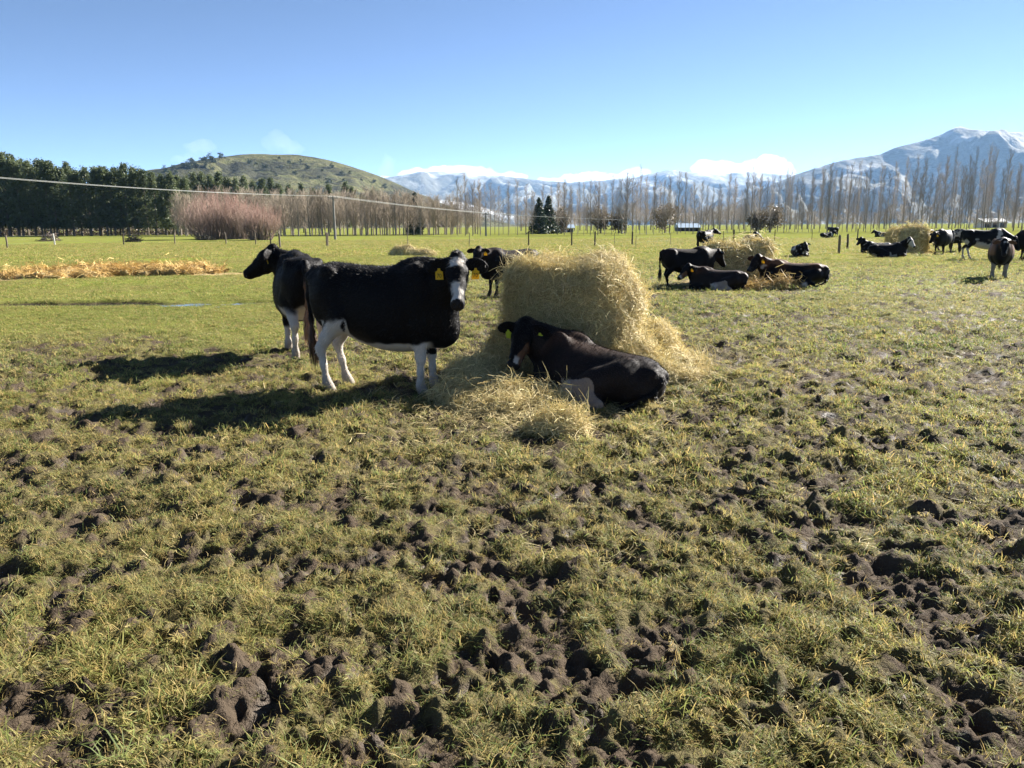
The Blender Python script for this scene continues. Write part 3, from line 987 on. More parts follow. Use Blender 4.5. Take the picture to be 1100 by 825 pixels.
# brown bushy trees in front of the range
M_BROWN = foliage_mat('brown_winter_leaves', (0.11, 0.09, 0.06), (0.20, 0.16, 0.105), 0.3, 0.5)
def round_pts(h, r):
    def f(rng, n):
        k = 60
        q = rng.normal(size=(k, 3)); q /= np.linalg.norm(q, axis=1, keepdims=True)
        cc = q * (rng.random((k, 1)) ** 0.4) * np.array([r, r, h * 0.42]) + np.array([0, 0, h * 0.55])
        j = rng.integers(0, k, n)
        return cc[j] + rng.normal(size=(n, 3)) * 0.38
    return f
for px, py, rp, lab in [(603, 224, 6, 'brown-leaved tree just right of the dark conifers'), (645, 224, 11, 'wide brown-leaved tree in the middle of the bare row'), (664, 231, 9, 'low brown-leaved tree right of the wide brown one'), (714, 217, 12, 'tall brown-leaved tree left of the farm shed'), (826, 222, 14, 'wide brown-leaved tree right of the farm shed'), (812, 228, 8, 'small brown-leaved tree beside the wide one right of the shed')]:
    rg = np.random.default_rng(int(px) + 5)
    d = 158.0
    g = AT(px, 260, d); g.z = 0; h = AT(px, py, d).z
    V, F = leaf_cloud(1500, round_pts(h, rp * d / FPX), 0.22, rg)
    tree_obj('brown_tree', lab, 'tree', None, g, 0, (1, 1, 1), limb_trunk(h * 0.85, 0.18, rg, 14, 0.9, 0.25, 2.4), mesh_from('crown', V, F, M_BROWN))

# --- red-stemmed willow thicket
def thicket(h, r, n, rng, mat, ca, flat=1.0):
    V = []; F = []; C = []
    for i in range(n):
        a = rng.random() * 6.283; q = math.sqrt(rng.random())
        b = np.array([math.cos(a) * q * r * 0.55, math.sin(a) * q * r * 0.45, -0.05])
        hh = h * (1 - 0.45 * q * q) * (0.55 + 0.5 * rng.random())
        lean = q * r * 0.6
        t = b + np.array([math.cos(a) * lean + rng.normal() * 0.4, math.sin(a) * lean * 0.8 + rng.normal() * 0.4, hh])
        mid_ = b * 0.5 + t * 0.5 + np.array([-math.cos(a), -math.sin(a), 0]) * 0.25
        prev = b; col = rng.random()
        def rib(p, q_, ra, rb):
            d = q_ - p; u = np.cross(d, [0.2, 0.9, 0.1]); u /= max(np.linalg.norm(u), 1e-6); w = np.cross(d / max(np.linalg.norm(d), 1e-6), u)
            n0 = len(V)
            for pp, rr in ((p, ra), (q_, rb)):
                for k in range(3):
                    V.append(pp + (u * math.cos(k * 2.0944) + w * math.sin(k * 2.0944)) * rr); C.append(min(1, max(0, pp[2] / h)) * 0.75 + 0.25 * col)
            for k in range(3): F.append((n0 + k, n0 + (k + 1) % 3, n0 + 3 + (k + 1) % 3, n0 + 3 + k))
        rib(b, mid_, 0.03, 0.022); rib(mid_, t, 0.022, 0.008)
        for k in range(6):
            f = 0.4 + 0.55 * rng.random(); p = mid_ + (t - mid_) * max(0, f * 2 - 1) if f > 0.5 else b + (mid_ - b) * f * 2
            dd = np.array([rng.normal() * 0.4, rng.normal() * 0.4, 0.8 + 0.4 * rng.random()])
            rib(p, p + dd * (0.6 + 0.8 * rng.random()), 0.012, 0.006)
    return mesh_from('stems', np.array(V), np.array(F), mat, False, {'up': np.array(C)})
m = NT('red_willow_stems')
M_RED = m.surf(m.bsdf(m.ramp(m.attr('up').outputs['Fac'], [(0.1, (0.17, 0.13, 0.10)), (0.45, (0.24, 0.165, 0.125)), (0.95, (0.28, 0.145, 0.115))]), 0.7, 0.3))
def willow(px, py, top, wpx, label, seed, n):
    g = G(px, py); h = AT(px, top, g.y).z; r = wpx / 2 * g.y / FPX
    t = link('willow_thicket', None, None, (g.x, g.y, 0)); tag(t, label, 'shrub')
    rg = np.random.default_rng(seed)
    link('stems', thicket(h, r, n, rg, M_RED, 0), t)
    b = MB(); b.tube([(0, 0, -0.2), (0.1, 0, 0.5), (0.05, 0.1, 1.1)], [0.3, 0.24, 0.1], 7)
    link('stump', b.mesh('stump', M_BARK), t)
willow(232, 257, 204, 74, 'large reddish bare willow thicket beside the evergreens', 501, 380)
willow(258, 257, 208, 50, 'middle reddish bare willow thicket behind the fence', 503, 220)
willow(280, 258, 218, 44, 'smaller reddish bare willow thicket at its right end', 502, 220)

# brush heaps on the far side of the fence
M_BRUSH = plain('dead_brush', (0.15, 0.12, 0.10), 0.9, 0.1, 0.4, 2.0)
M_DBRUSH = plain('dark_brush', (0.045, 0.042, 0.032), 0.9, 0.1, 0.4, 2.0)
def brush(px, py, wpx, hpx, label, seed, mat):
    rg = np.random.default_rng(seed); g = G(px, py); k = g.y / FPX
    V = []; b = MB()
    for i in range(130):
        a = rg.random() * 6.283; q = rg.random() ** 0.6
        c = np.array([math.cos(a) * q * wpx * 0.45 * k, math.sin(a) * q * wpx * 0.3 * k, rg.random() * (1 - q * q) * hpx * k * 0.9])
        d = rg.normal(size=3) * np.array([0.5, 0.5, 0.25]); l = 0.6
        b.tube([c - d * l, c + d * l], [0.035, 0.02], 4, False)
    o = link('brush_heap', b.mesh('brush_heap', mat), None, (g.x, g.y, 0.03)); tag(o, label, 'brush heap')
brush(54, 259, 24, 10, 'grey heap of cut branches near the white fence post', 21, M_BRUSH)
brush(143, 260, 17, 9, 'dark heap of brush beside the fence below the evergreens', 22, M_DBRUSH)
brush(222, 258, 22, 6, 'dark low heap of brush at the foot of the red thicket', 23, M_DBRUSH)

# ================================================================== FENCES, POWER LINE, SHEDS
M_POST = plain('weathered_post', (0.16, 0.13, 0.10), 0.9, 0.15, 0.4, 9.0)
M_DPOST = plain('dark_post', (0.055, 0.045, 0.038), 0.9, 0.15, 0.4, 9.0)
M_WPOST = plain('pale_post', (0.50, 0.48, 0.44), 0.85, 0.15, 0.2, 9.0)
M_WIRE = plain('galvanised_wire', (0.20, 0.20, 0.20), 0.7, 0.2, 0.1, 2.0)
def post_mesh(h, r, mat, seed):
    rg = random.Random(seed); b = MB()
    b.tube([(0, 0, -0.25), (rg.uniform(-.01, .01), 0, h * .5), (rg.uniform(-.03, .03), rg.uniform(-.02, .02), h - 0.02), (rg.uniform(-.03, .03), 0, h)], [r, r * .96, r * .9, r * .7], 8)
    return b.mesh('post', mat)
def fence(label, posts, wires, wr=0.0025):
    """posts: (x, y, height, radius, material)"""
    x0, y0 = posts[0][0], posts[0][1]
    f = link('wire_fence', None, None, (x0, y0, 0)); tag(f, label, 'fence')
    for i, (x, y, h, r, mt) in enumerate(posts):
        link('post', post_mesh(h, r, mt, i), f, (x - x0, y - y0, 0), (rnd.uniform(-.02, .02), rnd.uniform(-.02, .02), rnd.uniform(0, 6)))
    for z in wires:
        b = MB(); pts = []
        for i, (x, y, h, r, mt) in enumerate(posts):
            pts.append((x - x0, y - y0, z + (0.0 if i % 2 else 0.008)))
        b.tube(pts, [wr] * len(pts), 4, False)
        link('wire', b.mesh('wire', M_WIRE), f)
P1 = []
for px, py, hp, r, mt in [(-60, 267, 10, .07, M_POST), (8, 267, 10, .07, M_POST), (59, 263.5, 8, .07, M_WPOST), (133, 263, 8, .07, M_DPOST), (188, 262, 7, .06, M_POST), (243, 262, 7.5, .06, M_POST), (275, 263, 8, .06, M_POST), (291, 263.5, 8, .06, M_DPOST), (301, 266, 10, .08, M_POST), (351, 264.5, 9.5, .07, M_POST)]:
    g = G(px, py); P1.append((g.x, g.y, 1.12, r, mt))
fence('wire fence with weathered posts before the willow thicket', P1, (0.35, 0.7, 1.0))
P2 = []
for px, py, h, r, mt in [(351, 264.5, 1.1, .06, M_POST), (438, 264, 1.1, .03, M_POST), (504, 264.5, 1.1, .03, M_POST), (568, 264.5, 1.15, .055, M_DPOST), (614, 264.0, 1.1, .06, M_DPOST), (639, 264.5, 1.15, .065, M_DPOST), (660, 264, 1.0, .02, M_POST), (679, 263.5, 1.1, .065, M_DPOST), (683, 267, 0.9, .02, M_POST), (720, 263.5, 1.0, .02, M_POST), (777, 263.5, 1.1, .03, M_POST), (788, 263, 1.2, .075, M_DPOST), (832, 259, 1.1, .04, M_DPOST), (872, 258, 1.1, .03, M_POST)]:
    g = G(px, py); g.y = max(g.y, 20); P2.append((g.x + (0.05 if px == 351 else 0), g.y + (0.2 if px == 351 else 0), h, r, mt))
fence('wire fence with dark posts running behind the hay bales', P2, (0.4, 0.75, 1.02))
P3 = []
for px, py, h, r, mt in [(901, 272.5, 1.0, .075, M_POST), (910, 267.5, 0.95, .075, M_DPOST), (921, 258, 1.1, .06, M_DPOST)]:
    g = G(px, py); P3.append((g.x, g.y, h, r, mt))
fence('short wire fence with stout leaning posts left of the far hay bale', P3, (0.5, 0.85))

M_POLE = plain('power_pole_wood', (0.21, 0.20, 0.19), 0.85, 0.2, 0.25, 3.0)
M_INS = plain('insulator', (0.35, 0.33, 0.30), 0.3, 0.5, 0.1, 3.0)
def pole(px, d, top, label):
    g = AT(px, 255, d); h = AT(px, top, d).z
    t = link('power_pole', None, None, (g.x, g.y, 0)); tag(t, label, 'pole')
    b = MB(); b.tube([(0, 0, -0.3), (0, 0, h * .5), (0, 0, h)], [0.15, 0.13, 0.105], 9); link('shaft', b.mesh('shaft', M_POLE), t)
    ang_ = math.atan2(-50, 30)
    b = MB(); b.box((0, 0, h - 0.25), (0.62, 0.05, 0.06), 0.5); arm = link('crossarm', b.mesh('crossarm', M_POLE), t)
    tops_ = []
    for s in (-1, 1):
        cx, cy = s * 0.52 * math.cos(0.5), s * 0.52 * math.sin(0.5)
        b = MB(); b.tube([(cx, cy, h - 0.19), (cx, cy, h - 0.12), (cx, cy, h - 0.06), (cx, cy, h - 0.02)], [0.025, 0.05, 0.045, 0.02], 8)
        link('insulator', b.mesh('insulator', M_INS), arm)
        tops_.append(Vector((g.x + cx, g.y + cy, h - 0.02)))
    return tops_
polA = pole(-190, 62, 171, 'power pole beyond the left edge of the field')
polB = pole(360, 100, 210.5, 'slim grey power pole standing before the bare plantation')
polC = pole(522, 128, 228.5, 'low grey power pole among the thin bare trees')
polD = pole(668, 140, 236, 'far power pole among the brown trees')
M_CABLE = plain('pale_cable', (0.55, 0.55, 0.54), 0.4, 0.5, 0.05, 1.0)
for s, nm in ((0, 'nearer pale power cable sagging across the field'), (1, 'farther pale power cable sagging across the field')):
    b = MB(); pts = []
    for A, B, sag in ((polA, polB, 0.55), (polB, polC, 0.18), (polC, polD, 0.15)):
        for k in range(16):
            t = k / 16
            p = A[s].lerp(B[s], t); p.z -= sag * 4 * t * (1 - t); pts.append(p)
    pts.append(polD[s])
    b.tube(pts, [0.017] * len(pts), 5, False)
    c = link('power_cable', b.mesh('power_cable', M_CABLE)); tag(c, nm, 'cable', 'power cables')

M_ROOF = plain('blue_grey_iron_roof', (0.30, 0.38, 0.46), 0.45, 0.4, 0.1, 2.0)
M_WROOF = plain('pale_iron_roof', (0.62, 0.65, 0.68), 0.45, 0.4, 0.1, 2.0)
M_WALL = plain('shed_wall', (0.12, 0.13, 0.135), 0.8, 0.2, 0.2, 2.0)
M_WWALL = plain('white_wall', (0.68, 0.68, 0.66), 0.8, 0.2, 0.1, 2.0)
M_BAY_SHADE = plain('open_bay_shade', (0.02, 0.022, 0.025), 0.9, 0.1, 0.2, 2.0)
def shed(px, d, w, h, roof_h, dep, label, wall, roof, bays):
    g = AT(px, 255, d)
    t = link('farm_shed', None, None, (g.x, g.y, 0)); tag(t, label, 'shed')
    b = MB(); b.box((0, 0, h / 2), (w / 2, dep / 2, h / 2)); wl = link('wall', b.mesh('wall', wall), t)
    b = MB()
    V = [(-w / 2 - .3, -dep / 2 - .4, h + .01), (w / 2 + .3, -dep / 2 - .4, h + .01), (w / 2 + .3, dep / 2 + .4, h + .01), (-w / 2 - .3, dep / 2 + .4, h + .01), (-w / 2 - .3, 0.3, h + roof_h), (w / 2 + .3, 0.3, h + roof_h)]
    b.add(V, [(0, 1, 5, 4), (2, 3, 4, 5), (0, 4, 3), (1, 2, 5), (3, 2, 1, 0)]); link('roof', b.mesh('roof', roof), t)
    for i in range(bays):
        b = MB(); bw = w / bays; b.box((-w / 2 + bw * (i + .5), -dep / 2 - 0.02, h * .42), (bw * .40, 0.03, h * .40)); link('bay', b.mesh('bay', M_BAY_SHADE), wl)  # near-black panel on the solid wall, coloured as the shade inside an open bay
shed(738, 190, 4.9, 0.9, 1.0, 5, 'low farm shed with blue-grey iron roof behind the poplars', M_WALL, M_ROOF, 4)
shed(1062, 260, 7.5, 1.9, 1.1, 6, 'white farm building behind the poplars below the snowy mountain', M_WWALL, M_WROOF, 3)
shed(608, 185, 3.2, 1.0, 0.8, 4, 'small pale shed glimpsed behind the bare row', M_WWALL, M_ROOF, 2)

# ================================================================== CATTLE
def rot3(yaw, pitch=0.0, roll=0.0):
    """columns: forward, left, up; yaw about z, pitch positive = nose down, roll about forward"""
    M = Matrix.Rotation(yaw, 3, 'Z') @ Matrix.Rotation(pitch, 3, 'Y') @ Matrix.Rotation(roll, 3, 'X')
    return np.array(M)

TX = np.array([-.86, -.82, -.74, -.60, -.42, -.20, .02, .22, .42, .58, .70, .79, .83])
TT = np.array([1.06, 1.14, 1.195, 1.235, 1.225, 1.205, 1.20, 1.215, 1.245, 1.225, 1.16, 1.07, 1.0])
TB = np.array([.96, .84, .73, .630, .555, .478, .430, .420, .442, .492, .580, .71, .86])
TW = np.array([.03, .115, .185, .245, .275, .330, .355, .340, .285, .240, .190, .11, .03])

def hermite(x, xs, ys):
    m_ = np.gradient(ys, xs)
    i = np.clip(np.searchsorted(xs, x) - 1, 0, len(xs) - 2)
    h = xs[i + 1] - xs[i]; t = np.clip((x - xs[i]) / h, 0, 1)
    return (2 * t**3 - 3 * t**2 + 1) * ys[i] + (t**3 - 2 * t**2 + t) * h * m_[i] + (-2 * t**3 + 3 * t**2) * ys[i + 1] + (t**3 - t**2) * h * m_[i + 1]

def f_trunk(dz=0.0, roll=0.0, fat=1.0, sq=1.0, rear=0.0):
    Rm = rot3(0, 0, roll)
    piv = np.array([0, 0, 0.85])
    def fn(X):
        Q = X.copy()
        Q[..., 2] = (X[..., 2] - dz + rear * np.clip((.35 - X[..., 0]) / 1.15, 0, 1) - .445) / sq + .445
        Q = (Q - piv) @ Rm + piv
        x, y, z = Q[..., 0], Q[..., 1], Q[..., 2]
        top = hermite(x, TX, TT); bot = hermite(x, TX, TB); w = np.maximum(hermite(x, TX, TW), 0.01) * fat
        zc = (top + bot) * .5 + 0.03 * 0; hh = np.maximum((top - bot) * .5, 0.02)
        v = (z - zc) / hh
        # barrel: widest below the middle, ridge along the spine
        ww = w * (1.0 - 0.16 * np.clip(v, 0, 1) ** 1.5 + 0.05 * np.clip(-v, 0, 1) * (1 - np.clip(-v, 0, 1)))
        rho = (np.abs(y / ww) ** 2.35 + np.abs(v) ** 2.35) ** (1 / 2.35)
        d = (rho - 1) * np.minimum(ww, hh) * 0.9
        ex = np.maximum(TX[0] - x, x - TX[-1])
        return np.maximum(d, ex) * (1.0 if sq > .99 else .9)
    m_ = 0.48
    return [(fn, np.array([TX[0], -m_, 0.28 + dz]), np.array([TX[-1], m_, 1.30 + dz]), 0.03, 'uni')]

def leg_f(x, s, dx=0.0, y0=0.165, dz=0.0, thin=1.0):
    """front leg standing with its foot moved by dx"""
    y = s * y0
    return [((x - .02, s * .15, .88), .125), ((x - .03, s * .185, .68), .092), ((x + dx * .45, y, .385), .047 * thin), ((x + dx * .75, y, .26), .029 * thin),
            ((x + dx * .95, y, .135), .037 * thin), ((x + dx + .025, y, .075), .040), ((x + dx + .045, y, .030), .050)]
def leg_h(x, s, dx=0.0, y0=0.165):
    y = s * y0
    return [((x + .06, s * .12, .95), .185), ((x + .17, s * .195, .74), .122), ((x + dx * .45 - .01, s * .175, .545), .058), ((x + dx * .6 - .075, y, .455), .046),
            ((x + dx * .8 - .045, y, .30), .030), ((x + dx * .95 - .015, y, .135), .038), ((x + dx + .02, y, .075), .041), ((x + dx + .045, y, .030), .051)]

def build_cow(pose, voxel=0.014):
    """pose: dict; returns vertices, quads, region data, head frame, tail points (cow stands at the origin, facing +x)"""
    dz = pose.get('dz', 0.0); lie = pose.get('lie', False)
    sq = pose.get('sq', 1.0); rear = pose.get('rear', 0.0)
    fl = list(f_trunk(dz, pose.get('roll', 0.0), pose.get('fat', 1.0), sq, rear))
    parts = []
    def chain(tagname, pts, k=.05, flat=None, f=1.0):
        P = [p for p, r in pts]; Rr = [r for p, r in pts]
        fs = f_chain(P, Rr, k, flat, f)
        fl.extend(fs); parts.append((tagname, fs))
    def ell(tagname, *a, **kw):
        fs = f_ell(*a, **kw); fl.extend(fs); parts.append((tagname, fs))
    # haunches, hips, shoulders, brisket
    RM = rot3(0, 0, pose.get('roll', 0.0))
    def T(x, y, z):
        q = RM @ np.array([x, y, z - .85]) + np.array([0, 0, .85])
        q[2] = (q[2] - .445) * sq + .445 + dz - rear * min(1, max(0, (.35 - q[0]) / 1.15))
        return tuple(q)
    for s in (-1, 1):
        ell('trunk', T(-.57, s * (.20 if not lie else .185), 1.15 if not lie else 1.12), (.085, .055, .06), k=.06)
        ell('trunk', T(-.80, s * .085, 1.075), (.06, .045, .055), k=.05)
        ell('trunk', T(.40, s * .16, .95), (.17, .095, .27), k=.08)
        if not lie:
            ell('trunk', T(-.60, s * .13, .90), (.20, .115, .27), k=.08)
    ell('trunk', T(.66, 0, .64), (.17, .12, .17), k=.10)
    ell('trunk', T(.40, 0, 1.20), (.22, .07, .07), k=.08)
    # legs
    if not lie:
        for nm, pts in pose['legs']:
            chain(nm, pts, .055)
    else:
        for nm, pts in pose['legs']:
            chain(nm, pts, .05)
    # neck and head
    hp = np.array(pose['head'], float); HM = rot3(*pose['head_rot'])
    hs = pose.get('head_scale', 1.0)
    H = lambda x, y, z: hp + HM @ (np.array([x, y, z]) * hs)
    nb = np.array(T(.52, 0, .98)); nb2 = np.array(T(.62, 0, .86))
    poll = H(-.02, 0, -.06)
    fw = poll - nb; midp = nb + fw * .5 + np.array([0, 0, -.02])
    side = np.cross(fw, [0, 0, 1.0]); side /= max(np.linalg.norm(side), 1e-6)
    nf = pose.get('neck_fat', 1.0)
    chain('neck', [(tuple(nb), .235), (tuple(midp), .165 * nf), (tuple(poll), .118 * nf)], .09, side, 1.32)
    thr = H(.03, 0, -.15)
    chain('neck', [(tuple(nb2), .18), (tuple((nb2 + thr) * .5 + np.array([0, 0, -.02])), .115), (tuple(thr), .078)], .08, side, 1.35)
    k = .028
    hd = lambda pts, kk=k, flat=None, f=1.0: chain('head', [(tuple(H(*p)), r * hs) for p, r in pts], kk, flat, f)
    hd([((.00, 0, -.025), .098), ((.12, 0, -.045), .108), ((.24, 0, -.07), .086), ((.36, 0, -.085), .068), ((.44, 0, -.09), .062)])
    hd([((.02, 0, -.15), .062), ((.16, 0, -.165), .060), ((.30, 0, -.15), .046), ((.41, 0, -.14), .042)])
    ell('head', H(.445, 0, -.098), np.array((.056, .074, .060)) * hs, k=.03, M=HM)
    ell('head', H(-.045, 0, .035), np.array((.06, .062, .045)) * hs, k=.04, M=HM)
    for s in (-1, 1):
        ell('head', H(.115, s * .085, -.012), np.array((.05, .032, .034)) * hs, k=.03, M=HM)
        ell('head', H(.08, s * .062, -.13), np.array((.085, .040, .07)) * hs, k=.03, M=HM)
        ey = pose.get('ear_droop', 0.10)
        ea = rot3(s * 1.35, 0, 0)
        E = HM @ ea @ rot3(0, ey, -s * 0.75 * pose['head_rot'][1])
        base = H(-.015, s * .085, -.015)
        ctr = base + E @ np.array([.125, 0, 0]) * hs
        fl.extend(f_chain([base, base + E @ np.array([.05, 0, 0]) * hs], [.032 * hs, .03 * hs], .02)); parts.append(('ear', fl[-1:]))
        fs = f_ell(ctr, np.array((.122, .021, .072)) * hs, .018, M=E); fl.extend(fs); parts.append(('ear', fs))
        fl.extend(f_ell(ctr + E @ np.array([.005, -s * .026, 0]) * hs * (1.0), np.array((.098, .019, .052)) * hs, .008, M=E, op='sub'))
        fl.extend(f_ell(H(.492, s * .032, -.075), np.array((.020, .012, .013)) * hs, .008, M=HM, op='sub'))
    # mouth line
    fl.extend(f_ell(H(.43, 0, -.138), np.array((.075, .09, .004)) * hs, .006, M=HM, op='sub'))
    # tail
    tp = pose.get('tail')
    if tp and lie:
        tp = pose['tail'] = [T(-.76, 0, 1.14), T(-.845, 0, 1.02), T(-.84, .06 * (1 if tp[-1][1] > 0 else -1), .84)] + list(tp[3:])
    if tp:
        chain('tail', [(p, r) for p, r in zip(tp, np.linspace(.040, .017, len(tp)))], .04)
    lo = np.min([f[1] for f in fl if f[4] == 'uni'], 0) - .05; hi = np.max([f[2] for f in fl if f[4] == 'uni'], 0) + .05
    lo[2] = max(lo[2], -0.06)
    V, F = surface_nets(fl, lo, hi, voxel, 1)
    # flat soles
    if not lie: V[:, 2] = np.maximum(V[:, 2], 0.0)
    names = ['trunk', 'neck', 'head', 'ear', 'tail'] + [n for n, _ in pose['legs']]
    names = list(dict.fromkeys(names))
    dmin = np.full(len(V), 9.0); reg = np.zeros(len(V), int)
    allp = [('trunk', f_trunk(dz, pose.get('roll', 0.0), pose.get('fat', 1.0), sq, rear))] + parts
    for nm, fs in allp:
        for f in fs:
            d = f[0](V)
            b = d < dmin - 0.002
            dmin[b] = d[b]; reg[b] = names.index(nm)
    HP = ((V - hp) @ HM) / hs
    return V, F, names, reg, HP, hp, HM, hs

def stand_pose(head=(1.05, 0, 1.30), head_rot=(0, .75, 0), fdx=(0.0, 0.03), hdx=(0.0, 0.06), tail=True, **kw):
    p = dict(head=head, head_rot=head_rot, **kw)
    p['legs'] = [('fore_l', leg_f(.44, 1, fdx[0])), ('fore_r', leg_f(.44, -1, fdx[1])), ('hind_l', leg_h(-.62, 1, hdx[0])), ('hind_r', leg_h(-.62, -1, hdx[1]))]
    if tail:
        p['tail'] = [(-.80, 0, 1.17), (-.875, 0, 1.10), (-.895, .01, .92), (-.885, .015, .70), (-.88, .02, .52)]
    return p

def lie_pose(side=1, head=(.98, 0, .80), head_rot=(0, .6, 0), roll=0.16, **kw):
    """lying on its chest, hind legs out to one side (side=1: left)"""
    s = side
    p = dict(head=head, head_rot=head_rot, lie=True, dz=-.475, roll=s * roll, **kw)
    p.setdefault('sq', .86); p.setdefault('rear', .06); p.setdefault('fat', 1.07)
    p['legs'] = [
        ('fore_l' if s > 0 else 'fore_r', [((.42, s * .17, .30), .13), ((.38, s * .25, .17), .10), ((.70, s * .24, .10), .062), ((.66, s * .25, .065), .045), ((.46, s * .27, .05), .042), ((.40, s * .27, .045), .05)]),
        ('fore_r' if s > 0 else 'fore_l', [((.42, -s * .16, .30), .12), ((.44, -s * .22, .17), .095), ((.72, -s * .18, .11), .060), ((.74, -s * .16, .07), .045), ((.52, -s * .14, .05), .045)]),
        ('hind_l' if s > 0 else 'hind_r', [((-.54, s * .18, .33), .17), ((-.34, s * .31, .25), .155), ((-.10, s * .40, .165), .115), ((-.38, s * .445, .115), .072), ((-.50, s * .46, .075), .056), ((-.28, s * .50, .055), .042), ((-.10, s * .52, .05), .046), ((-.03, s * .53, .045), .052)]),
        ('hind_r' if s > 0 else 'hind_l', [((-.54, -s * .14, .30), .17), ((-.36, -s * .20, .26), .15), ((-.30, -s * .16, .15), .10)]),
    ]
    p['tail'] = [(-.78, 0, .60 * p['sq'] / .86), (-.85, s * .03, .52 * p['sq'] / .86), (-.865, s * .08, .30), (-.80, s * .18, .15), (-.66, s * .30, .06)]
    return p

# ---- coat material: colours of the animal sit in the 'coat' attribute
def coat_material(name, hairs=False):
    m = NT(name)
    c = m.attr('coat').outputs['Color']
    co = m.obj()
    n1 = m.noise(9.0, 4.0, 0.6, co); n2 = m.noise(70.0, 4.0, 0.65, co)
    col = m.mix(0.5, c, m.mix(n1, (0.55, 0.5, 0.46), (1.25, 1.22, 1.2)), 'MULTIPLY')
    if hairs:
        return m.surf(m.bsdf(col, 0.5, 0.3))
    return m.surf(m.bsdf(col, 0.58, 0.09, m.bump(m.math('ADD', n2, n1), 0.35, 0.012), Sheen_Weight=0.02, Sheen_Roughness=0.4))
M_COAT = coat_material('cow_coat'); M_HAIR = coat_material('cow_hair', True)
m = NT('cow_eye'); M_EYE = m.surf(m.bsdf((0.012, 0.008, 0.006), 0.06, 0.6))
m = NT('yellow_tag'); M_TAG = m.leaf((0.78, 0.52, 0.03), 0.3, 0.45, 0.4)
m = NT('lime_tag'); M_LIME = m.leaf((0.55, 0.66, 0.06), 0.3, 0.45, 0.4)
m = NT('tag_print'); M_PRINT = m.surf(m.bsdf((0.03, 0.03, 0.03), 0.6, 0.2))

BLACK = np.array([.0050, .0045, .0046]); WHITE = np.array([.47, .44, .39]); BROWN = np.array([.085, .038, .018]); DUN = np.array([.16, .085, .045]); MUD = np.array([.10, .075, .05])
HOOF = np.array([.05, .043, .036]); NOSE = np.array([.017, .015, .015]); PINK = np.array([.30, .19, .155])

def text_mesh(txt, size, mat):
    cu = bpy.data.curves.new('t', 'FONT'); cu.body = txt; cu.size = size; cu.align_x = 'CENTER'; cu.align_y = 'CENTER'; cu.extrude = 0.0004
    o = bpy.data.objects.new('t', cu); COL.objects.link(o)
    bpy.context.view_layer.update()
    me = bpy.data.meshes.new_from_object(o.evaluated_get(bpy.context.evaluated_depsgraph_get()))
    bpy.data.objects.remove(o); me.materials.clear(); me.materials.append(mat)
    return me

def tag_mesh(mat):
    b = MB(); t = .0025
    out = [(-.011, .0), (.011, .0), (.013, -.016), (.034, -.026), (.036, -.088), (-.036, -.088), (-.034, -.026), (-.013, -.016)]
    V = [(x, -t, z) for x, z in out] + [(x, t, z) for x, z in out]; n = len(out)
    b.add(V, [tuple(range(n)), tuple(range(2 * n - 1, n - 1, -1))] + [(i, i + n, (i + 1) % n + n, (i + 1) % n) for i in range(n)])
    return b.mesh('ear_tag', mat)

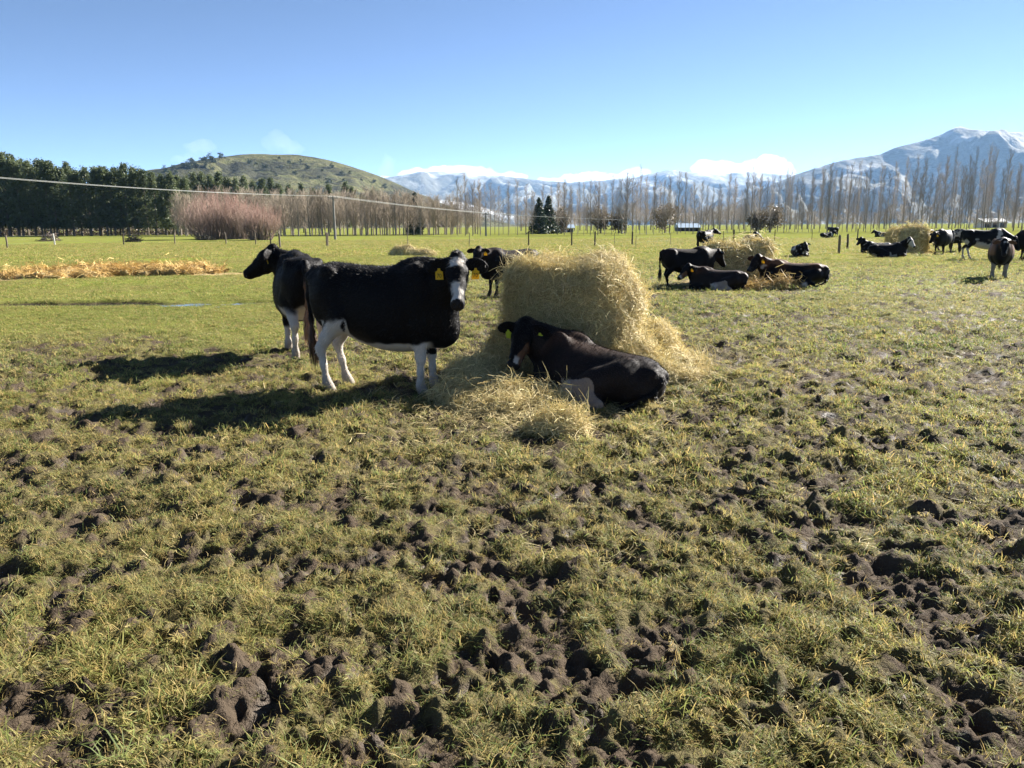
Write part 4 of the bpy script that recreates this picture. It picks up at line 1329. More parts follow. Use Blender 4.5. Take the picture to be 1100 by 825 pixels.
def cow(label, pose, loc, heading, size=1.0, paint=None, voxel=.014, group=None, hairs=0, tags=(), tag_mat=None, seed=0, sink=0.0, digits=None, name='cow', tail_col=None, stretch=(1, 1, 1)):
    V, F, names, reg, HP, hp, HM, hs = build_cow(pose, voxel)
    rg = np.random.default_rng(seed)
    n1 = fbm3(V * 5.0 + seed * 3.1, 3, seed); n2 = fbm3(V * 16.0 + seed, 3, seed + 3)
    R_ = {n: reg == i for i, n in enumerate(names)}
    def isr(*ns):
        m_ = np.zeros(len(V), bool)
        for n in ns:
            if n in R_: m_ |= R_[n]
        return m_
    col = np.repeat(BLACK[None], len(V), 0)
    zz = (V[:, 2] - pose.get('dz', 0.0) - .445) / pose.get('sq', 1.0) + .445
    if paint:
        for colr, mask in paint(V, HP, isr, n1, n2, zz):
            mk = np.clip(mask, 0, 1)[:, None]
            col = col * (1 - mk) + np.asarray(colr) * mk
    # nose, hooves
    nose = isr('head') & (HP[:, 0] > .455)
    col[nose] = NOSE
    legs_ = isr('fore_l', 'fore_r', 'hind_l', 'hind_r')
    if not pose.get('lie'):
        hf = sstep(.062, .045, V[:, 2]) * legs_
        col = col * (1 - hf[:, None]) + HOOF * hf[:, None]
        md = (sstep(.34, .05, V[:, 2] + .12 * n1) * .55 * legs_)[:, None]
        col = col * (1 - md) + np.minimum(col, MUD) * 0.4 * md + MUD * 0.6 * md
    t = link(name, None, None, loc, (0, 0, heading), tuple(size * q for q in stretch))
    tag(t, label, 'cow', group)
    c4 = np.concatenate([col, np.ones((len(V), 1))], 1)
    V = V - np.array([0, 0, sink])
    body = link('body', mesh_from('body', V, F, M_COAT, True, {'coat': c4}), t)
    offs = Vector((0, 0, -sink))
    Hm = Matrix(HM.tolist()); Hp = Vector(hp)
    for s in (-1, 1):
        b = MB()
        rings = []
        V2 = []; F2 = []
        for a in range(7):
            th = math.pi * a / 6
            for q in range(10):
                ph = 2 * math.pi * q / 10
                V2.append(Vector((math.sin(th) * math.cos(ph), math.sin(th) * math.sin(ph), math.cos(th))) * .021 * hs)
        for a in range(6):
            for q in range(10): F2.append((a * 10 + q, (a + 1) * 10 + q, (a + 1) * 10 + (q + 1) % 10, a * 10 + (q + 1) % 10))
        p = Hp + Hm @ (Vector((.135, s * .094, -.030)) * hs) + offs
        e = link('eye', mesh_from('eye', V2, F2, M_EYE, True), t, p)
    for s in tags:
        E = Hm @ Matrix(rot3(s * 1.35, 0, 0).tolist()) @ Matrix(rot3(0, pose.get('ear_droop', .1), -s * 0.75 * pose['head_rot'][1]).tolist())
        p = Hp + Hm @ (Vector((-.015, s * .085, -.015)) * hs) + E @ Vector((.115, -s * .026, -.018)) * hs + offs
        fw = Hm @ Vector((1, 0, 0)); yaw = math.atan2(fw.y, fw.x) + math.pi / 2
        tg = link('ear_tag', tag_mesh(tag_mat or M_TAG), t, p, (0.25, 0.0, yaw + s * 0.15), (1.15,) * 3)
        if digits:
            d = link('tag_number', text_mesh(digits, .045, M_PRINT), tg, (0, -.0036, -.058), (math.pi / 2, 0, 0))
    tp = pose.get('tail')
    if tp and tail_col is not False:
        # brush of long hair at the end of the tail
        e = np.array(tp[-1]) - np.array([0, 0, sink]); dn = np.array(tp[-1]) - np.array(tp[-2]); dn /= np.linalg.norm(dn)
        VV = []; FF = []; CC = []
        tc = np.asarray(tail_col if tail_col is not None else BLACK * 1.6)
        for i in range(240 if voxel < .02 else 70):
            a = rg.random() * 6.283; r = .02 * math.sqrt(rg.random())
            o1 = np.array([math.cos(a) * r, math.sin(a) * r, 0]); st = e - dn * rg.random() * .16
            L = .16 + .22 * rg.random(); sp = np.array([math.cos(a), math.sin(a), 0]) * (.02 + .03 * rg.random())
            p0 = st + o1; p1 = p0 + dn * L * .5 + sp; p2 = p0 + dn * L + sp * 0.7
            if pose.get('lie'):
                p1[2] = max(p1[2], .03); p2[2] = max(p2[2], .02)
            w = np.array([-math.sin(a), math.cos(a), 0]) * (.004 if voxel < .02 else .009); n0 = len(VV)
            VV += [p0 - w, p0 + w, p1 + w, p1 - w, p2]; FF += [(n0, n0 + 1, n0 + 2, n0 + 3), (n0 + 3, n0 + 2, n0 + 4)]
            cc = tc * (.5 + rg.random()); CC += [np.append(cc, 1)] * 5
        link('tail_brush', mesh_from('tail_brush', VV, FF, M_HAIR, False, {'coat': np.array(CC)}), t)
    if hairs:
        P, N, vi = sample_surface(V, F, hairs, rg)
        keep = N[:, 2] > -.5; P, N, vi = P[keep], N[keep], vi[keep]
        hr = (HP[vi, 0] > .30) & (reg[vi] == names.index('head')); P, N, vi = P[~hr], N[~hr], vi[~hr]
        flow = np.tile(np.array([-.8, 0, -.55]), (len(P), 1))
        flow = flow - N * (flow * N).sum(1, keepdims=True); flow /= np.maximum(np.linalg.norm(flow, axis=1, keepdims=True), 1e-6)
        d = flow * .9 + N * .40 + rg.normal(size=P.shape) * .22
        ln = (.014 + .020 * rg.random((len(P), 1))) * np.where(V[vi, 2:3] > 1.1 + pose.get('dz', 0), 1.25, 1.0)
        w = np.cross(d, rg.normal(size=P.shape)); w /= np.maximum(np.linalg.norm(w, axis=1, keepdims=True), 1e-6)
        HV = np.stack([P - w * .0016 - N * .003, P + w * .0016 - N * .003, P + d * ln], 1).reshape(-1, 3)
        HC = np.repeat(c4[vi] * np.array([1.6, 1.5, 1.4, 1]) + np.array([.006, .004, .0025, 0]), 3, 0)
        hm = mesh_from('coat_hair', HV, np.arange(len(HV)).reshape(-1, 3), M_HAIR, False, {'coat': HC})
        tag(link('coat_hair', hm, t), kind='stuff')
    return t

# ---- the herd
def zat(p): return ground_z(p.x, p.y)
def feet_between(ph, pf):
    """size and heading of a standing cow from the pixels of its hind and fore feet"""
    a, b = G(*ph), G(*pf)
    return a, b, math.atan2(b.y - a.y, b.x - a.x), (b - a).length / 1.06

def blaze(HP, isr, n2, w=.05, x0=.0, x1=.5, drop=-.07):
    return isr('head') * sstep(w + .012, w - .012, np.abs(HP[:, 1]) + .035 * n2) * (HP[:, 2] > drop - .1 * HP[:, 0]) * sstep(x0 - .015, x0 + .015, HP[:, 0] + .02 * n2) * sstep(x1 + .015, x1 - .015, HP[:, 0] + .02 * n2)

def paint_main(V, HP, isr, n1, n2, zz):
    x, y = V[:, 0], V[:, 1]
    hind = isr('hind_l', 'hind_r'); fore = isr('fore_l', 'fore_r')
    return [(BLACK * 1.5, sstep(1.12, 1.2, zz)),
            (WHITE, sstep(.545, .505, zz + .05 * n1 - .10 * sstep(-.15, -.42, x)) * isr('trunk', 'fore_l', 'fore_r') * sstep(-.52, -.44, x) * sstep(.58, .50, x)),
            (WHITE, hind * sstep(.76, .71, zz + .10 * n1 + .9 * np.maximum(0, -.54 - x) - .03)),
            (WHITE, (isr('trunk') & (x < -.34) & (x > -.66)) * sstep(.80, .75, zz + .12 * n1 + .25 * np.abs(x + .46))),
            (BLACK, hind * sstep(.055, .035, np.hypot(x + .36, (zz - .66) * .8) + .03 * n2)),
            (WHITE, fore * sstep(.36, .32, zz + .06 * n1)),
            (BLACK, isr('fore_l') * sstep(.03, .02, np.abs(zz - .41) + .02 * n2)),
            (WHITE * 1.05, blaze(HP, isr, n2, .062, .025, .125)),
            (WHITE * 1.05, isr('head') * sstep(.055, .03, np.abs(HP[:, 1] + .012) + .04 * n2) * (HP[:, 2] > -.115) * sstep(.26, .29, HP[:, 0] + .03 * n2)),
            (PINK * .6, isr('tail') * sstep(.75, .6, zz) * .3)]

def paint_back(V, HP, isr, n1, n2, zz):
    x, y = V[:, 0], V[:, 1]
    hind = isr('hind_l', 'hind_r')
    return [(BLACK * 1.6, sstep(1.12, 1.2, zz)),
            (WHITE, hind * sstep(.66, .58, zz + .10 * n1)),
            (WHITE, isr('trunk') * sstep(.67, .60, zz + .08 * n1) * sstep(-.05, -.2, x) * (y > -.3)),
            (WHITE, isr('fore_l', 'fore_r') * sstep(.35, .30, zz + .05 * n1)),
            (DUN * 1.2, isr('tail') * sstep(1.02, .85, zz))]

def paint_dark(V, HP, isr, n1, n2, zz):
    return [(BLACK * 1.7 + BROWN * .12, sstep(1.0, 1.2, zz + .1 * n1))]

def paint_lie(V, HP, isr, n1, n2, zz):
    x, y = V[:, 0], V[:, 1]
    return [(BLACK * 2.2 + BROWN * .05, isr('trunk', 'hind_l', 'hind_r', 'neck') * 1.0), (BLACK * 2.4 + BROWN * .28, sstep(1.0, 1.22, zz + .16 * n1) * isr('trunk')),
            (DUN * .5 + WHITE * .25, isr('hind_l') * sstep(-.30, -.22, x - .6 * (zz - .55) + .10 * n1) * sstep(.66, .58, zz + .06 * n2) * (y > .30)),
            (DUN * .4 + WHITE * .35, isr('hind_l') * (y > .455)),
            (WHITE * .7, isr('trunk', 'hind_l') * sstep(.15, .11, np.hypot(x + .02, (zz - .66) * 1.0) + .12 * n2) * (y > .1)),
            (DUN * .8, isr('head') * sstep(.04, .02, np.abs(HP[:, 1] - .075) + .02 * n2) * sstep(.16, .2, HP[:, 0]) * (HP[:, 2] < -.02)),
            (WHITE * .8, isr('head') * sstep(.03, .018, np.abs(HP[:, 1] - .045) + .02 * n2) * sstep(.36, .40, HP[:, 0]))]

def paint_brown(V, HP, isr, n1, n2, zz):
    x, y = V[:, 0], V[:, 1]
    return [(BROWN * .9, sstep(.95, 1.2, zz + .25 * n1) * .8), (DUN, isr('trunk') * sstep(1.1, 1.2, zz + .1 * n1) * .6),
            (WHITE * .8, isr('hind_l', 'hind_r') * sstep(.62, .5, zz + .15 * n1)),
            (WHITE * .8, isr('neck', 'head') * sstep(.15, .3, n1) * .8),
            (BLACK, isr('head') * .9)]

def paint_pied(V, HP, isr, n1, n2, zz):
    x, y = V[:, 0], V[:, 1]
    return [(WHITE * .85, isr('trunk') * sstep(.78, .70, zz + .22 * n1) * sstep(.45, .3, x)),
            (WHITE * .85, sstep(.10, .06, np.abs(x - .42 + .12 * n1)) * isr('trunk', 'neck', 'fore_l', 'fore_r') * sstep(.75, .85, zz)),
            (WHITE * .85, isr('hind_l', 'hind_r', 'fore_l', 'fore_r') * sstep(.5, .4, zz + .1 * n1)),
            (WHITE * .85, isr('trunk') * sstep(1.19, 1.22, zz) * sstep(-.1, -.2, x))]

def paint_face(V, HP, isr, n1, n2, zz):
    x, y = V[:, 0], V[:, 1]
    return [(WHITE * .9, isr('head') * sstep(.0, .05, HP[:, 0] + .03 * n2)), (BLACK, isr('head') * sstep(.05, .03, np.hypot(HP[:, 0] - .13, np.abs(HP[:, 1]) - .09))),
            (WHITE * .8, isr('neck') * sstep(.0, .25, n1)), (WHITE * .8, isr('trunk') * sstep(.72, .62, zz + .3 * n1))]

def paint_star(V, HP, isr, n1, n2, zz):
    return [(WHITE * .9, blaze(HP, isr, n2, .07, .0, .2)), (BLACK * 1.8, sstep(1.1, 1.2, zz)), (WHITE * .8, isr('trunk') * sstep(.15, .4, n1) * .9)]

def paint_blaze(V, HP, isr, n1, n2, zz):
    return [(WHITE * .9, blaze(HP, isr, n2, .08, .0, .4)), (BLACK * 1.8, sstep(1.1, 1.2, zz))]

def paint_roan(V, HP, isr, n1, n2, zz):
    x, y = V[:, 0], V[:, 1]
    return [(DUN * 1.1, isr('trunk') * sstep(.13, .25, np.abs(y)) * sstep(.7, .8, zz) * .9), (BROWN, isr('neck') * .35),
            (WHITE * .9, blaze(HP, isr, n2, .03, .05, .12)), (WHITE * .5, isr('fore_l', 'fore_r', 'hind_l', 'hind_r') * sstep(.55, .4, zz + .1 * n1) * (y > -.3)), (DUN, isr('ear') * .6)]

# the nearest cow, side on, looking at the camera
a, b, hd, sz = feet_between((358, 416.5), (470, 420))
sz1 = .97
cen = (a + b) / 2; off = Vector((math.cos(hd), math.sin(hd), 0)) * .045
c = cen + off
print('main cow', sz, math.degrees(hd))
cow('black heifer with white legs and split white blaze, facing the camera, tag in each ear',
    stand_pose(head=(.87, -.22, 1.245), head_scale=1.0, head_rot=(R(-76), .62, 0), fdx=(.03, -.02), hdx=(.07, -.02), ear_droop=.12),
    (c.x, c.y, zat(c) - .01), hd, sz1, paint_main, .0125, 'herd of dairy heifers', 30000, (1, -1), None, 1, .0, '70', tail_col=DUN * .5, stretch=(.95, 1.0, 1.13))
# the cow behind her, seen from behind with its head turned left
a = G(332, 384); hd2 = R(111)
c = a + Vector((math.cos(hd2), math.sin(hd2), 0)) * .60
cow('black heifer seen from the rear, white hind legs, head turned left, behind the nearest one',
    stand_pose(head=(.76, .30, 1.26), head_rot=(R(70), .46, 0), hdx=(.04, -.04)),
    (c.x, c.y, zat(c) - .01), hd2, 1.02, paint_back, .014, 'herd of dairy heifers', 24000, (1,), None, 2, .0, tail_col=DUN * 1.5, stretch=(.95, .95, 1.08))
# the one standing half hidden behind the bale
a = G(527, 320.5); hd3 = R(208)
c = a - Vector((math.cos(hd3), math.sin(hd3), 0)) * .48
cow('black heifer standing behind the big bale, partly hidden by the nearest heifer\'s head',
    stand_pose(head=(.95, .15, 1.24), head_rot=(R(45), .55, 0)),
    (c.x, c.y, zat(c) - .01), hd3, .88, paint_dark, .022, 'herd of dairy heifers', 0, (1,), None, 3)
# lying against the bale
hd4 = R(130)
c = (G(702, 440) + G(585, 410)) / 2
cow('black-brown heifer lying in the hay in front of the big bale, white hind leg',
    lie_pose(1, head=(.78, .30, .71), head_rot=(R(112), .78, -.06), ear_droop=.05, roll=.24, sq=.82, rear=.13, fat=1.12, neck_fat=1.15),
    (c.x, c.y, zat(c) - .03), hd4, .94, paint_lie, .0125, 'herd of dairy heifers', 34000, (1, -1), M_LIME, 4)

def put(label, px, py, hd, pose, paint, size=1.0, voxel=.026, tags=(), seed=0, tail=None, lift=-.02):
    c = G(px, py)
    return cow(label, pose, (c.x, c.y, zat(c) + lift), R(hd), size, paint, voxel, 'herd of dairy heifers', 0, tags, None, seed, tail_col=tail)
put('young black heifer standing at the left side of the middle bale, eating', 738, 309.5, 12, stand_pose(head=(1.0, .05, 1.10), head_rot=(.1, .9, 0), hdx=(.1, -.06)), paint_dark, .88, .022, (), 11)
put('black heifer standing far behind the middle bale with its back to the camera', 757, 270, 52, stand_pose(head=(1.02, -.1, 1.30), head_rot=(R(-40), .35, 0)), paint_blaze, 1.05, .03, (), 12)
put('dark heifer curled up lying at the left foot of the middle bale', 770, 312.5, 150, lie_pose(1, head=(.82, .26, .70), head_rot=(R(60), .6, 0)), paint_lie, .86, .022, (1,), 13)
put('dark heifer whose rump and turned head show above the middle bale', 804, 287, 78, stand_pose(head=(.95, -.30, 1.30), head_rot=(R(-75), .5, 0)), paint_dark, 1.02, .026, (), 14)
put('brown-backed heifer with white hind leg lying right of the middle bale', 851, 309.5, 158, lie_pose(1, head=(.90, .18, .74), head_rot=(R(55), .65, 0)), paint_brown, 1.0, .02, (1,), 15)
put('dark heifer lying behind the brown-backed one, only head and back showing', 862, 305, 165, lie_pose(1, head=(.95, .1, .62), head_rot=(R(10), .6, 0)), paint_dark, .78, .024, (), 16)
put('black and white heifer lying alone on the grass right of the middle bale', 858, 276, 262, lie_pose(1, head=(.85, .1, .72), head_rot=(R(20), .7, 0)), paint_star, .95, .03, (), 17)
put('far black heifer standing with its rear turned, near the poplar row', 895, 254.5, 100, stand_pose(head=(1.05, 0, 1.2)), paint_dark, 1.0, .035, (), 18)
put('far black and white heifer lying before the standing one', 888, 256, 15, lie_pose(-1), paint_pied, 1.0, .035, (), 19)
put('black heifer with white face lying left of the far bale', 953, 276, -14, lie_pose(-1, head=(.88, -.15, .86), head_rot=(R(-55), .7, 0)), paint_face, 1.05, .026, (), 20)
put('black heifer with white forehead lying behind the white-faced one', 941, 271.5, 165, lie_pose(1, head=(.88, .15, .84), head_rot=(R(50), .6, 0)), paint_star, 1.0, .028, (), 21)
put('distant black and white heifer lying beyond the far bale', 947, 254.5, 180, lie_pose(1), paint_pied, 1.0, .035, (), 22)
put('brown heifer whose back shows above the far bale', 986, 266, 160, stand_pose(head=(1.0, 0, 1.0), head_rot=(0, 1.0, 0)), paint_brown, 1.0, .03, (), 23)
put('black heifer eating at the right side of the far bale', 1012, 273, 222, stand_pose(head=(.98, -.1, 1.05), head_rot=(R(-25), .9, 0)), paint_dark, 1.08, .026, (1,), 24)
put('black heifer standing behind the one eating at the far bale, facing right', 1020, 270, 325, stand_pose(head=(1.02, 0, 1.15), head_rot=(0, .7, 0)), paint_star, 1.0, .03, (), 25)
put('black and white heifer standing side on with white belly near the right edge', 1056, 279, -22, stand_pose(head=(1.05, -.05, .86), head_rot=(0, 1.05, 0), hdx=(-.10, .10)), paint_pied, 1.1, .022, (), 26)
put('brown-sided heifer facing the camera at the right edge of the herd', 1072, 299.5, 240, stand_pose(head=(.95, .03, 1.16), head_rot=(R(2), .75, 0), fdx=(.04, -.05)), paint_roan, .96, .022, (), 27)
put('black heifer cut off by the right edge of the picture', 1112, 279, 160, stand_pose(head=(1.05, .1, .80), head_rot=(0, 1.1, 0)), paint_dark, 1.08, .026, (), 28)

# ================================================================== HAY
m = NT('hay')
co = m.obj()
n1 = m.noise(45.0, 5.0, 0.7, co, 1.2); n2 = m.noise(4.0, 3.0, 0.6, co)
c = m.mix(n1, (0.15, 0.11, 0.048), (0.46, 0.355, 0.17))
c = m.mix(m.math('MULTIPLY', n2, 0.5), c, (0.29, 0.235, 0.11))
M_HAY = m.surf(m.bsdf(c, 0.85, 0.15, m.bump(n1, 0.9, 0.03)))
m = NT('hay_strand')
tn = m.attr('tint', 'INSTANCER').outputs['Color']
sh = m.attr('shade').outputs['Fac']
c = m.mix(sh, (0.43, 0.325, 0.15), (0.82, 0.66, 0.38))
c = m.mix(1.0, c, tn, 'MULTIPLY')
M_STRAND = m.leaf(c, 0.15, 0.65, 0.2)

def wisp(rng, n, length, width, rad, lift, mat=None):
    V = []; F = []; S = []
    for i in range(n):
        a = rng.random() * 6.283
        L = length * (.5 + .9 * rng.random()); w = width * (.6 + .8 * rng.random())
        p = np.array([rng.normal() * rad, rng.normal() * rad, -.01 + rng.random() * .02])
        d = np.array([math.cos(a), math.sin(a), rng.normal() * .12 + lift * rng.random()])
        curl = rng.normal() * 1.1; sag = rng.random() * .6
        col = rng.random()
        sd = np.array([-math.sin(a), math.cos(a), .3 * rng.normal()])
        pts = []; n0 = len(V)
        for k in range(4):
            pts.append(p.copy())
            an = a + curl * k / 3
            d2 = np.array([math.cos(an), math.sin(an), d[2] - sag * (k / 3)])
            p = p + d2 * L / 3
        for k, q in enumerate(pts):
            ww = w * (1 if k < 3 else .35)
            V += [q - sd * ww * .5, q + sd * ww * .5]; S += [col, col]
        for k in range(3): F.append((n0 + 2 * k, n0 + 2 * k + 1, n0 + 2 * k + 3, n0 + 2 * k + 2))
    return mesh_from('wisp', np.array(V), np.array(F), mat or M_STRAND, False, {'shade': np.array(S)})

WISP_NEAR = [wisp(np.random.default_rng(700 + i), 20, .12, .0036, .07, .05) for i in range(6)]
WISP_FAR = [wisp(np.random.default_rng(720 + i), 14, .22, .012, .12, .10) for i in range(4)]
WISP_GRND = [wisp(np.random.default_rng(740 + i), 10, .18, .0045, .10, .15) for i in range(5)]

def hay_tint(n, rng, P=None):
    t = .72 + .5 * rng.random((n, 1))
    g = rng.random((n, 1))
    return np.concatenate([t * (1 - .12 * g), t * (1 - .02 * g), t * (.95 - .12 * g)], 1)

def clothe(name, V, F, protos, count, rng, parent, lo=.8, hi=1.3, tone=(1, 1, 1)):
    P, N, _ = sample_surface(V, F, count, rng, lambda c, n: np.where(n[:, 2] < -.4, .05, 1.0))
    N = N + rng.normal(size=N.shape) * .13
    o = scatter(name, protos, P, euler_from_mats(align_mats(N, rng.random(count) * 6.283)), lo + (hi - lo) * rng.random(count), hay_tint(count, rng) * np.array(tone), rng.integers(0, len(protos), count), parent)
    tag(o, kind='stuff')
    return o

def hay_body(fl, amp=(.05, .02), seed=0, voxel=.03):
    lo = np.min([f[1] for f in fl], 0) - .15; hi = np.max([f[2] for f in fl], 0) + .15
    lo[2] = max(lo[2], -.12)
    def wob(P): return (amp[0] * fbm3(P * 3.0 + seed, 3, seed) * 1.6 + amp[1] * fbm3(P * 14.0 + seed, 2, seed + 7) * 1.6).astype(np.float32)
    fl = fl + [(wob, lo, hi, None, 'add')]
    return surface_nets(fl, lo, hi, voxel, 1)

def f_box(c, h, r, k=.1):
    c = np.array(c, float); h = np.array(h, float)
    def fn(X):
        q = np.abs(X - c) - (h - r)
        return np.sqrt((np.maximum(q, 0) ** 2).sum(-1)) + np.minimum(q.max(-1), 0) - r
    return [(fn, c - h, c + h, k, 'uni')]

def bale(label, loc, rz, fl, seed, count, protos, voxel=.03, size=1.0, lo=.8, hi=1.3):
    t = link('hay_bale', None, None, loc, (0, 0, rz), (size,) * 3); tag(t, label, 'hay bale', 'hay bales in the field')
    V, F = hay_body(fl, (.055, .025), seed, voxel)
    link('packed_hay', mesh_from('packed_hay', V, F, M_HAY, True), t)
    clothe('loose_strands', V, F, protos, count, np.random.default_rng(seed), t, lo, hi)
    return t

fl = f_box((.03, 0, .60), (.62, .56, .66), .15)
fl += f_ell((.40, .02, 1.20), (.30, .44, .19), .12) + f_ell((-.36, -.02, 1.12), (.30, .46, .16), .12) + f_ell((.66, .05, .82), (.20, .46, .34), .08)
fl += f_ell((.74, -.12, .22), (.30, .44, .34), .10) + f_ell((-.62, -.15, .25), (.22, .40, .35), .12)
bale('big round-cornered hay bale behind the lying heifer, nearest to the camera', (BALE1.x, BALE1.y, ground_z(BALE1.x, BALE1.y) - .04), R(-28), fl, 31, 5600, WISP_NEAR, .026, .95)
fl = f_box((0, 0, .48), (.76, .53, .50), .28) + f_ell((-.45, 0, .90), (.30, .42, .13), .12) + f_ell((.45, 0, .93), (.36, .45, .16), .12) + f_ell((0, -.5, .2), (.8, .35, .25), .12)
bale('middle hay bale with heifers standing and lying around it', (BALE2.x, BALE2.y, -.05), R(6), fl, 32, 1500, WISP_FAR, .045, 1.08)
fl = f_box((0, 0, .62), (.52, .52, .64), .26) + f_ell((0, 0, 1.2), (.42, .42, .14), .12)
bale('tall far hay bale at right with heifers feeding on both sides', (BALE3.x, BALE3.y, -.05), R(10), fl, 33, 700, WISP_FAR, .06, 1.05, 1.2, 1.8)
p = AT(966, 262, BALE3.y + 3.2)
fl = f_box((0, 0, .58), (.52, .52, .60), .26)
bale('pale hay bale standing just behind the tall far bale', (p.x, p.y, -.05), R(-10), fl, 34, 500, WISP_FAR, .06, 1.08, 1.2, 1.8)

# loose hay pulled out of the bales
def mound(label, loc, fl, seed, count, protos=WISP_NEAR, voxel=.035, amp=(.05, .02), tone=(1, 1, 1)):
    V, F = hay_body(fl, amp, seed, voxel)
    o = link('loose_hay', mesh_from('loose_hay', V, F, M_HAY, True), None, loc); tag(o, label, 'hay', None, 'stuff')
    clothe('loose_strands', V, F, protos, count, np.random.default_rng(seed), o, .8, 1.3, tone)
    return o
p = G(548, 412); q = lambda px, py: tuple(np.array(G(px, py)) - np.array(p))
fl = f_ell(np.array(q(556, 398)) + (0, .15, .06), (.42, .40, .42), .2) + f_ell(np.array(q(520, 412)), (.42, .40, .24), .2) + f_ell(np.array(q(508, 428)), (.40, .30, .13), .2) + f_ell(np.array(q(562, 428)), (.45, .28, .11), .2) + f_ell(np.array(q(596, 434)), (.30, .18, .07), .15) + f_ell(np.array(q(530, 438)), (.36, .22, .07), .15)
mound('shaded heap of loose hay spilling from the left side of the big bale', (p.x, p.y, ground_z(p.x, p.y) - .02), fl, 41, 2300)
p = G(712, 396)
fl = f_ell(np.array(q(700, 388)) + (0, .1, .05), (.32, .38, .36), .2) + f_ell(np.array(q(726, 398)), (.32, .36, .15), .15) + f_ell(np.array(q(734, 408)), (.22, .24, .06), .15) + f_ell(np.array(q(700, 410)), (.3, .25, .14), .15)
mound('sunlit hay spilling from the right side of the big bale', (p.x, p.y, ground_z(p.x, p.y) - .02), fl, 42, 1500)
p = G(604, 463)
fl = f_ell((0, 0, .0), (.17, .13, .12), .1) + f_ell((-.12, .05, 0), (.10, .10, .05), .1)
mound('small sunlit tuft of hay before the lying heifer', (p.x, p.y, ground_z(p.x, p.y) - .01), fl, 43, 220, WISP_NEAR, .02, (.02, .01))
p = G(812, 311.5)
fl = f_ell((0, 0, 0), (1.15, .34, .22), .2) + f_ell((.72, -.05, .05), (.30, .22, .16), .15) + f_ell((-.9, .3, 0), (.6, .3, .1), .2)
mound('brown trampled hay at the foot of the middle bale', (p.x, p.y, -.03), fl, 44, 420, WISP_FAR, .06, (.05, .02), (.84, .72, .58))
p = G(434, 274.5)
fl = f_ell((0, 0, 0), (.9, .55, .62), .2) + f_ell((1.0, 0, 0), (.9, .5, .4), .2)
mound('small yellow heap of old hay far out behind the nearest heifer', (p.x, p.y, -.05), fl, 45, 260, WISP_FAR, .08)
rg = np.random.default_rng(46)
p = STRIP[1]; fl = []
for k in range(44):
    t = .55 + rg.random() * 3.0; a_, b_ = STRIP[int(t)], STRIP[int(t) + 1]; s = a_.lerp(b_, t - int(t))
    pk = .35 + .65 * max(0, 1 - abs(t - 1.9) / 1.9)
    fl += f_ell((s.x - p.x + rg.normal() * .5, s.y - p.y + rg.normal() * .55, -.02), (.5 + .7 * rg.random(), .35 + .4 * rg.random(), (.08 + .18 * rg.random()) * pk), .25)
mound('long trampled strip of pale old hay across the left of the field', (p.x, p.y, -.03), fl, 46, 1700, WISP_FAR, .08, (.10, .05), (.86, .69, .50))

# scattered strands on the ground
rg = np.random.default_rng(47)
pts = []
for c_, r_, n_ in [(BALE1, 2.1, 1500), (BALE2, 2.6, 450), (BALE3, 2.4, 250), (G(560, 440), 1.2, 900)]:
    a = rg.random(n_) * 6.283; r = np.abs(rg.normal(0, .6, n_)) * r_
    pts.append(np.stack([c_.x + np.cos(a) * r, c_.y + np.sin(a) * r], 1))
pts.append(np.stack([rg.uniform(-8, 8, 1300), rg.uniform(3.5, 14, 1300)], 1))
XY = np.concatenate(pts); n = len(XY)
Z = height(XY[:, 0], XY[:, 1])
lit = np.where(np.arange(n) < n - 1300, 1.0, .62)
rot = np.stack([rg.normal(0, .12, n), rg.normal(0, .12, n), rg.random(n) * 6.283], 1)
o = scatter('hay_litter', WISP_GRND, np.stack([XY[:, 0], XY[:, 1], Z + .02], 1), rot, (.4 + .5 * rg.random(n)) * lit, hay_tint(n, rg) * .75, rg.integers(0, 5, n))
tag(o, 'loose strands of hay scattered over the trodden grass', 'hay', None, 'stuff')

# ================================================================== GRASS
m = NT('grass_blade')
tn = m.attr('tint', 'INSTANCER').outputs['Color']
dry = m.attr('dry').outputs['Fac']
c = m.mix(m.ramp(dry, [(0.48, (0, 0, 0)), (0.95, (1, 1, 1))]), tn, (0.34, 0.27, 0.12))
hue = m.mix(dry, (0.72, 0.85, 0.8), (1.25, 1.15, 1.0))
c = m.mix(1.0, c, hue, 'MULTIPLY')
M_GRASS = m.leaf(c, 0.5, 0.6, 0.22)

def tuft(rng, n, length, width, rad, lean):
    V = []; F = []; D = []
    main = rng.random() * 6.283
    for i in range(n):
        a = rng.random() * 6.283 if rng.random() < .55 else main + rng.normal() * .6
        L = length * (.45 + .8 * rng.random()); w = width * (.6 + .8 * rng.random())
        b = np.array([rng.normal() * rad, rng.normal() * rad, -.015])
        ln = lean * (.4 + 1.0 * rng.random())
        d0 = np.array([math.cos(a) * math.sin(ln), math.sin(a) * math.sin(ln), math.cos(ln)])
        l2 = ln + .35 + .9 * rng.random()
        d1 = np.array([math.cos(a) * math.sin(l2), math.sin(a) * math.sin(l2), math.cos(l2)])
        tw = rng.random() * 3.14
        sd = np.array([-math.sin(a + .5 * math.cos(tw)), math.cos(a + .5 * math.cos(tw)), .35 * math.sin(tw)])
        p1 = b + d0 * L * .55; p2 = p1 + d1 * L * .45
        n0 = len(V)
        V += [b - sd * w * .4, b + sd * w * .4, p1 + sd * w * .5, p1 - sd * w * .5, p2]
        F += [(n0, n0 + 1, n0 + 2, n0 + 3), (n0 + 3, n0 + 2, n0 + 4)]
        D += [rng.random()] * 5
    return mesh_from('tuft', V, F, M_GRASS, False, {'dry': np.array(D)})

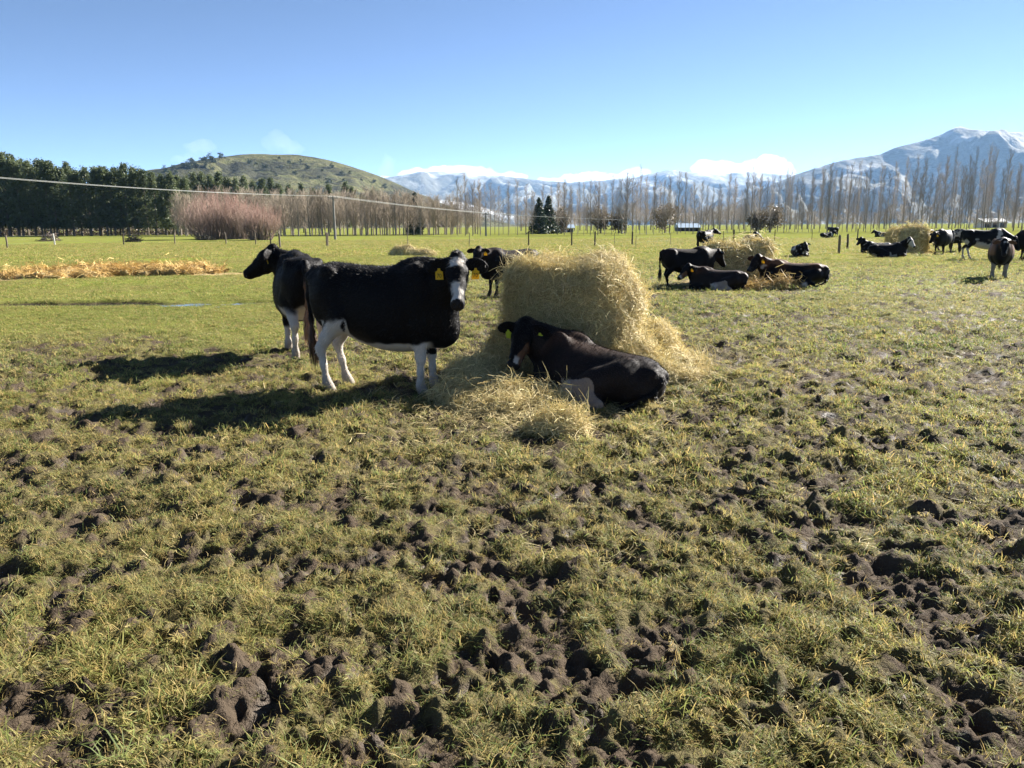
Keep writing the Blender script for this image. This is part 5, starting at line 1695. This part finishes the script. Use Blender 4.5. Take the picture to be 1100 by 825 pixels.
BANDS = [  # r0, r1, per m2, half angle, tuft specs (blades, length, width, spread, lean)
    (1.3, 4.6, 1150, 50, (28, .064, .0027, .026, 1.1)),
    (4.6, 9.5, 600, 44, (28, .064, .0040, .036, 1.05)),
    (9.5, 20, 230, 42, (24, .066, .007, .055, .85)),
    (20, 44, 62, 40, (24, .075, .013, .10, .85)),
    (44, 95, 10, 40, (24, .11, .035, .32, .85)),
]
GP = []; GR = []; GS = []; GT = []; GI = []; protos = []
rg = np.random.default_rng(91)
for bi, (r0, r1, den, ha, spec) in enumerate(BANDS):
    for k in range(7):
        protos.append(tuft(np.random.default_rng(800 + bi * 10 + k), *spec))
    ar = R(ha) * (r1 * r1 - r0 * r0)
    n = int(ar * den)
    r = np.sqrt(r0 * r0 + (r1 * r1 - r0 * r0) * rg.random(n)); a = rg.uniform(-R(ha), R(ha), n)
    x, y = r * np.sin(a), r * np.cos(a)
    z, hol, hum, clod, dens, p, pm = height(x, y, True)
    cov = cover_of(hol, hum, clod, dens, p, pm, x, y) * (1 - .95 * hay_mask(x, y))
    patch = fbm2(x * 1.9, y * 1.9, 3, 95)
    keep = rg.random(n) < np.clip(cov * 1.2 + (.25 if r1 < 10 else .6) * patch * p - (.06 if r1 < 10 else .12) * p, 0.10, 1) * (1 - pm) ** 2
    x, y, z, hum, p, patch, dens, cov = [q[keep] for q in (x, y, z, hum, p, patch, dens, cov)]
    n = len(x)
    e = .04
    gx = (height(x + e, y) - z) / e; gy = (height(x, y + e) - z) / e
    rot = np.stack([np.clip(gy, -.7, .7) * .7 + rg.normal(0, .15, n), -np.clip(gx, -.7, .7) * .7 + rg.normal(0, .15, n), rg.random(n) * 6.283], 1)
    s = (.55 + .55 * rg.random(n) + .35 * np.clip(fbm2(x * 3, y * 3, 2, 97), -.5, 1)) * np.clip(.6 + .5 * cov, .5, 1.15)
    s = s * (1 - .25 * (1 - p))
    rank = np.maximum(sstep(-.6, -1.3, x) * sstep(3.4, 2.4, y), sstep(.9, 1.6, x) * sstep(2.9, 2.2, y))     # ranker grass left uneaten
    s = s * (1 + .4 * rank)
    g1 = np.clip(.5 + .9 * fbm2(x * 1.1, y * 1.1, 3, 98) + .25 * rg.normal(size=n), 0, 1)[:, None]
    g2 = np.clip(.5 + 1.1 * fbm2(x * .25, y * .25, 2, 99) + .1 * rg.normal(size=n), 0, 1)[:, None]
    green = np.array([.095, .135, .032]); yel = np.array([.245, .245, .070]); oli = np.array([.235, .205, .100]); lush = np.array([.17, .205, .042])
    t = green * (1 - g1) + yel * g1
    t = t * (1 - .35 * p[:, None] * g2) + oli * .35 * p[:, None] * g2
    sm = (1 - p)[:, None] * .6
    t = t * (1 - sm) + (lush * (1 - g2) + yel * g2) * sm
    st = (rg.random(n) < np.where(cov < .2, .6, .13))[:, None]
    t = np.where(st, np.array([.30, .235, .10]), t)
    t = t * (.95 + .5 * rg.random((n, 1)))
    GP.append(np.stack([x, y, z], 1)); GR.append(rot); GS.append(s); GT.append(t); GI.append(bi * 7 + rg.integers(0, 7, n))
    print('grass band', bi, n)
grass = scatter('pasture_grass', protos, np.concatenate(GP), np.concatenate(GR), np.concatenate(GS), np.concatenate(GT), np.concatenate(GI))
tag(grass, 'short trodden green and straw-coloured pasture grass', 'grass', None, 'stuff')
HAZE_DENSITY = 0.000045

# ================================================================== HAZE
m = NT('haze_air')
pv = m.n('ShaderNodeVolumePrincipled')
pv.inputs['Color'].default_value = (0.34, 0.59, 1.0, 1)
pv.inputs['Density'].default_value = HAZE_DENSITY
pv.inputs['Anisotropy'].default_value = 0.2
m.t.links.new(pv.outputs[0], m.out.inputs['Volume'])
hb = MB(); hb.box((0, 4500, 260), (13800, 5900, 350))
haze = link('haze', hb.mesh('haze', m.m))
tag(haze, kind='stuff')
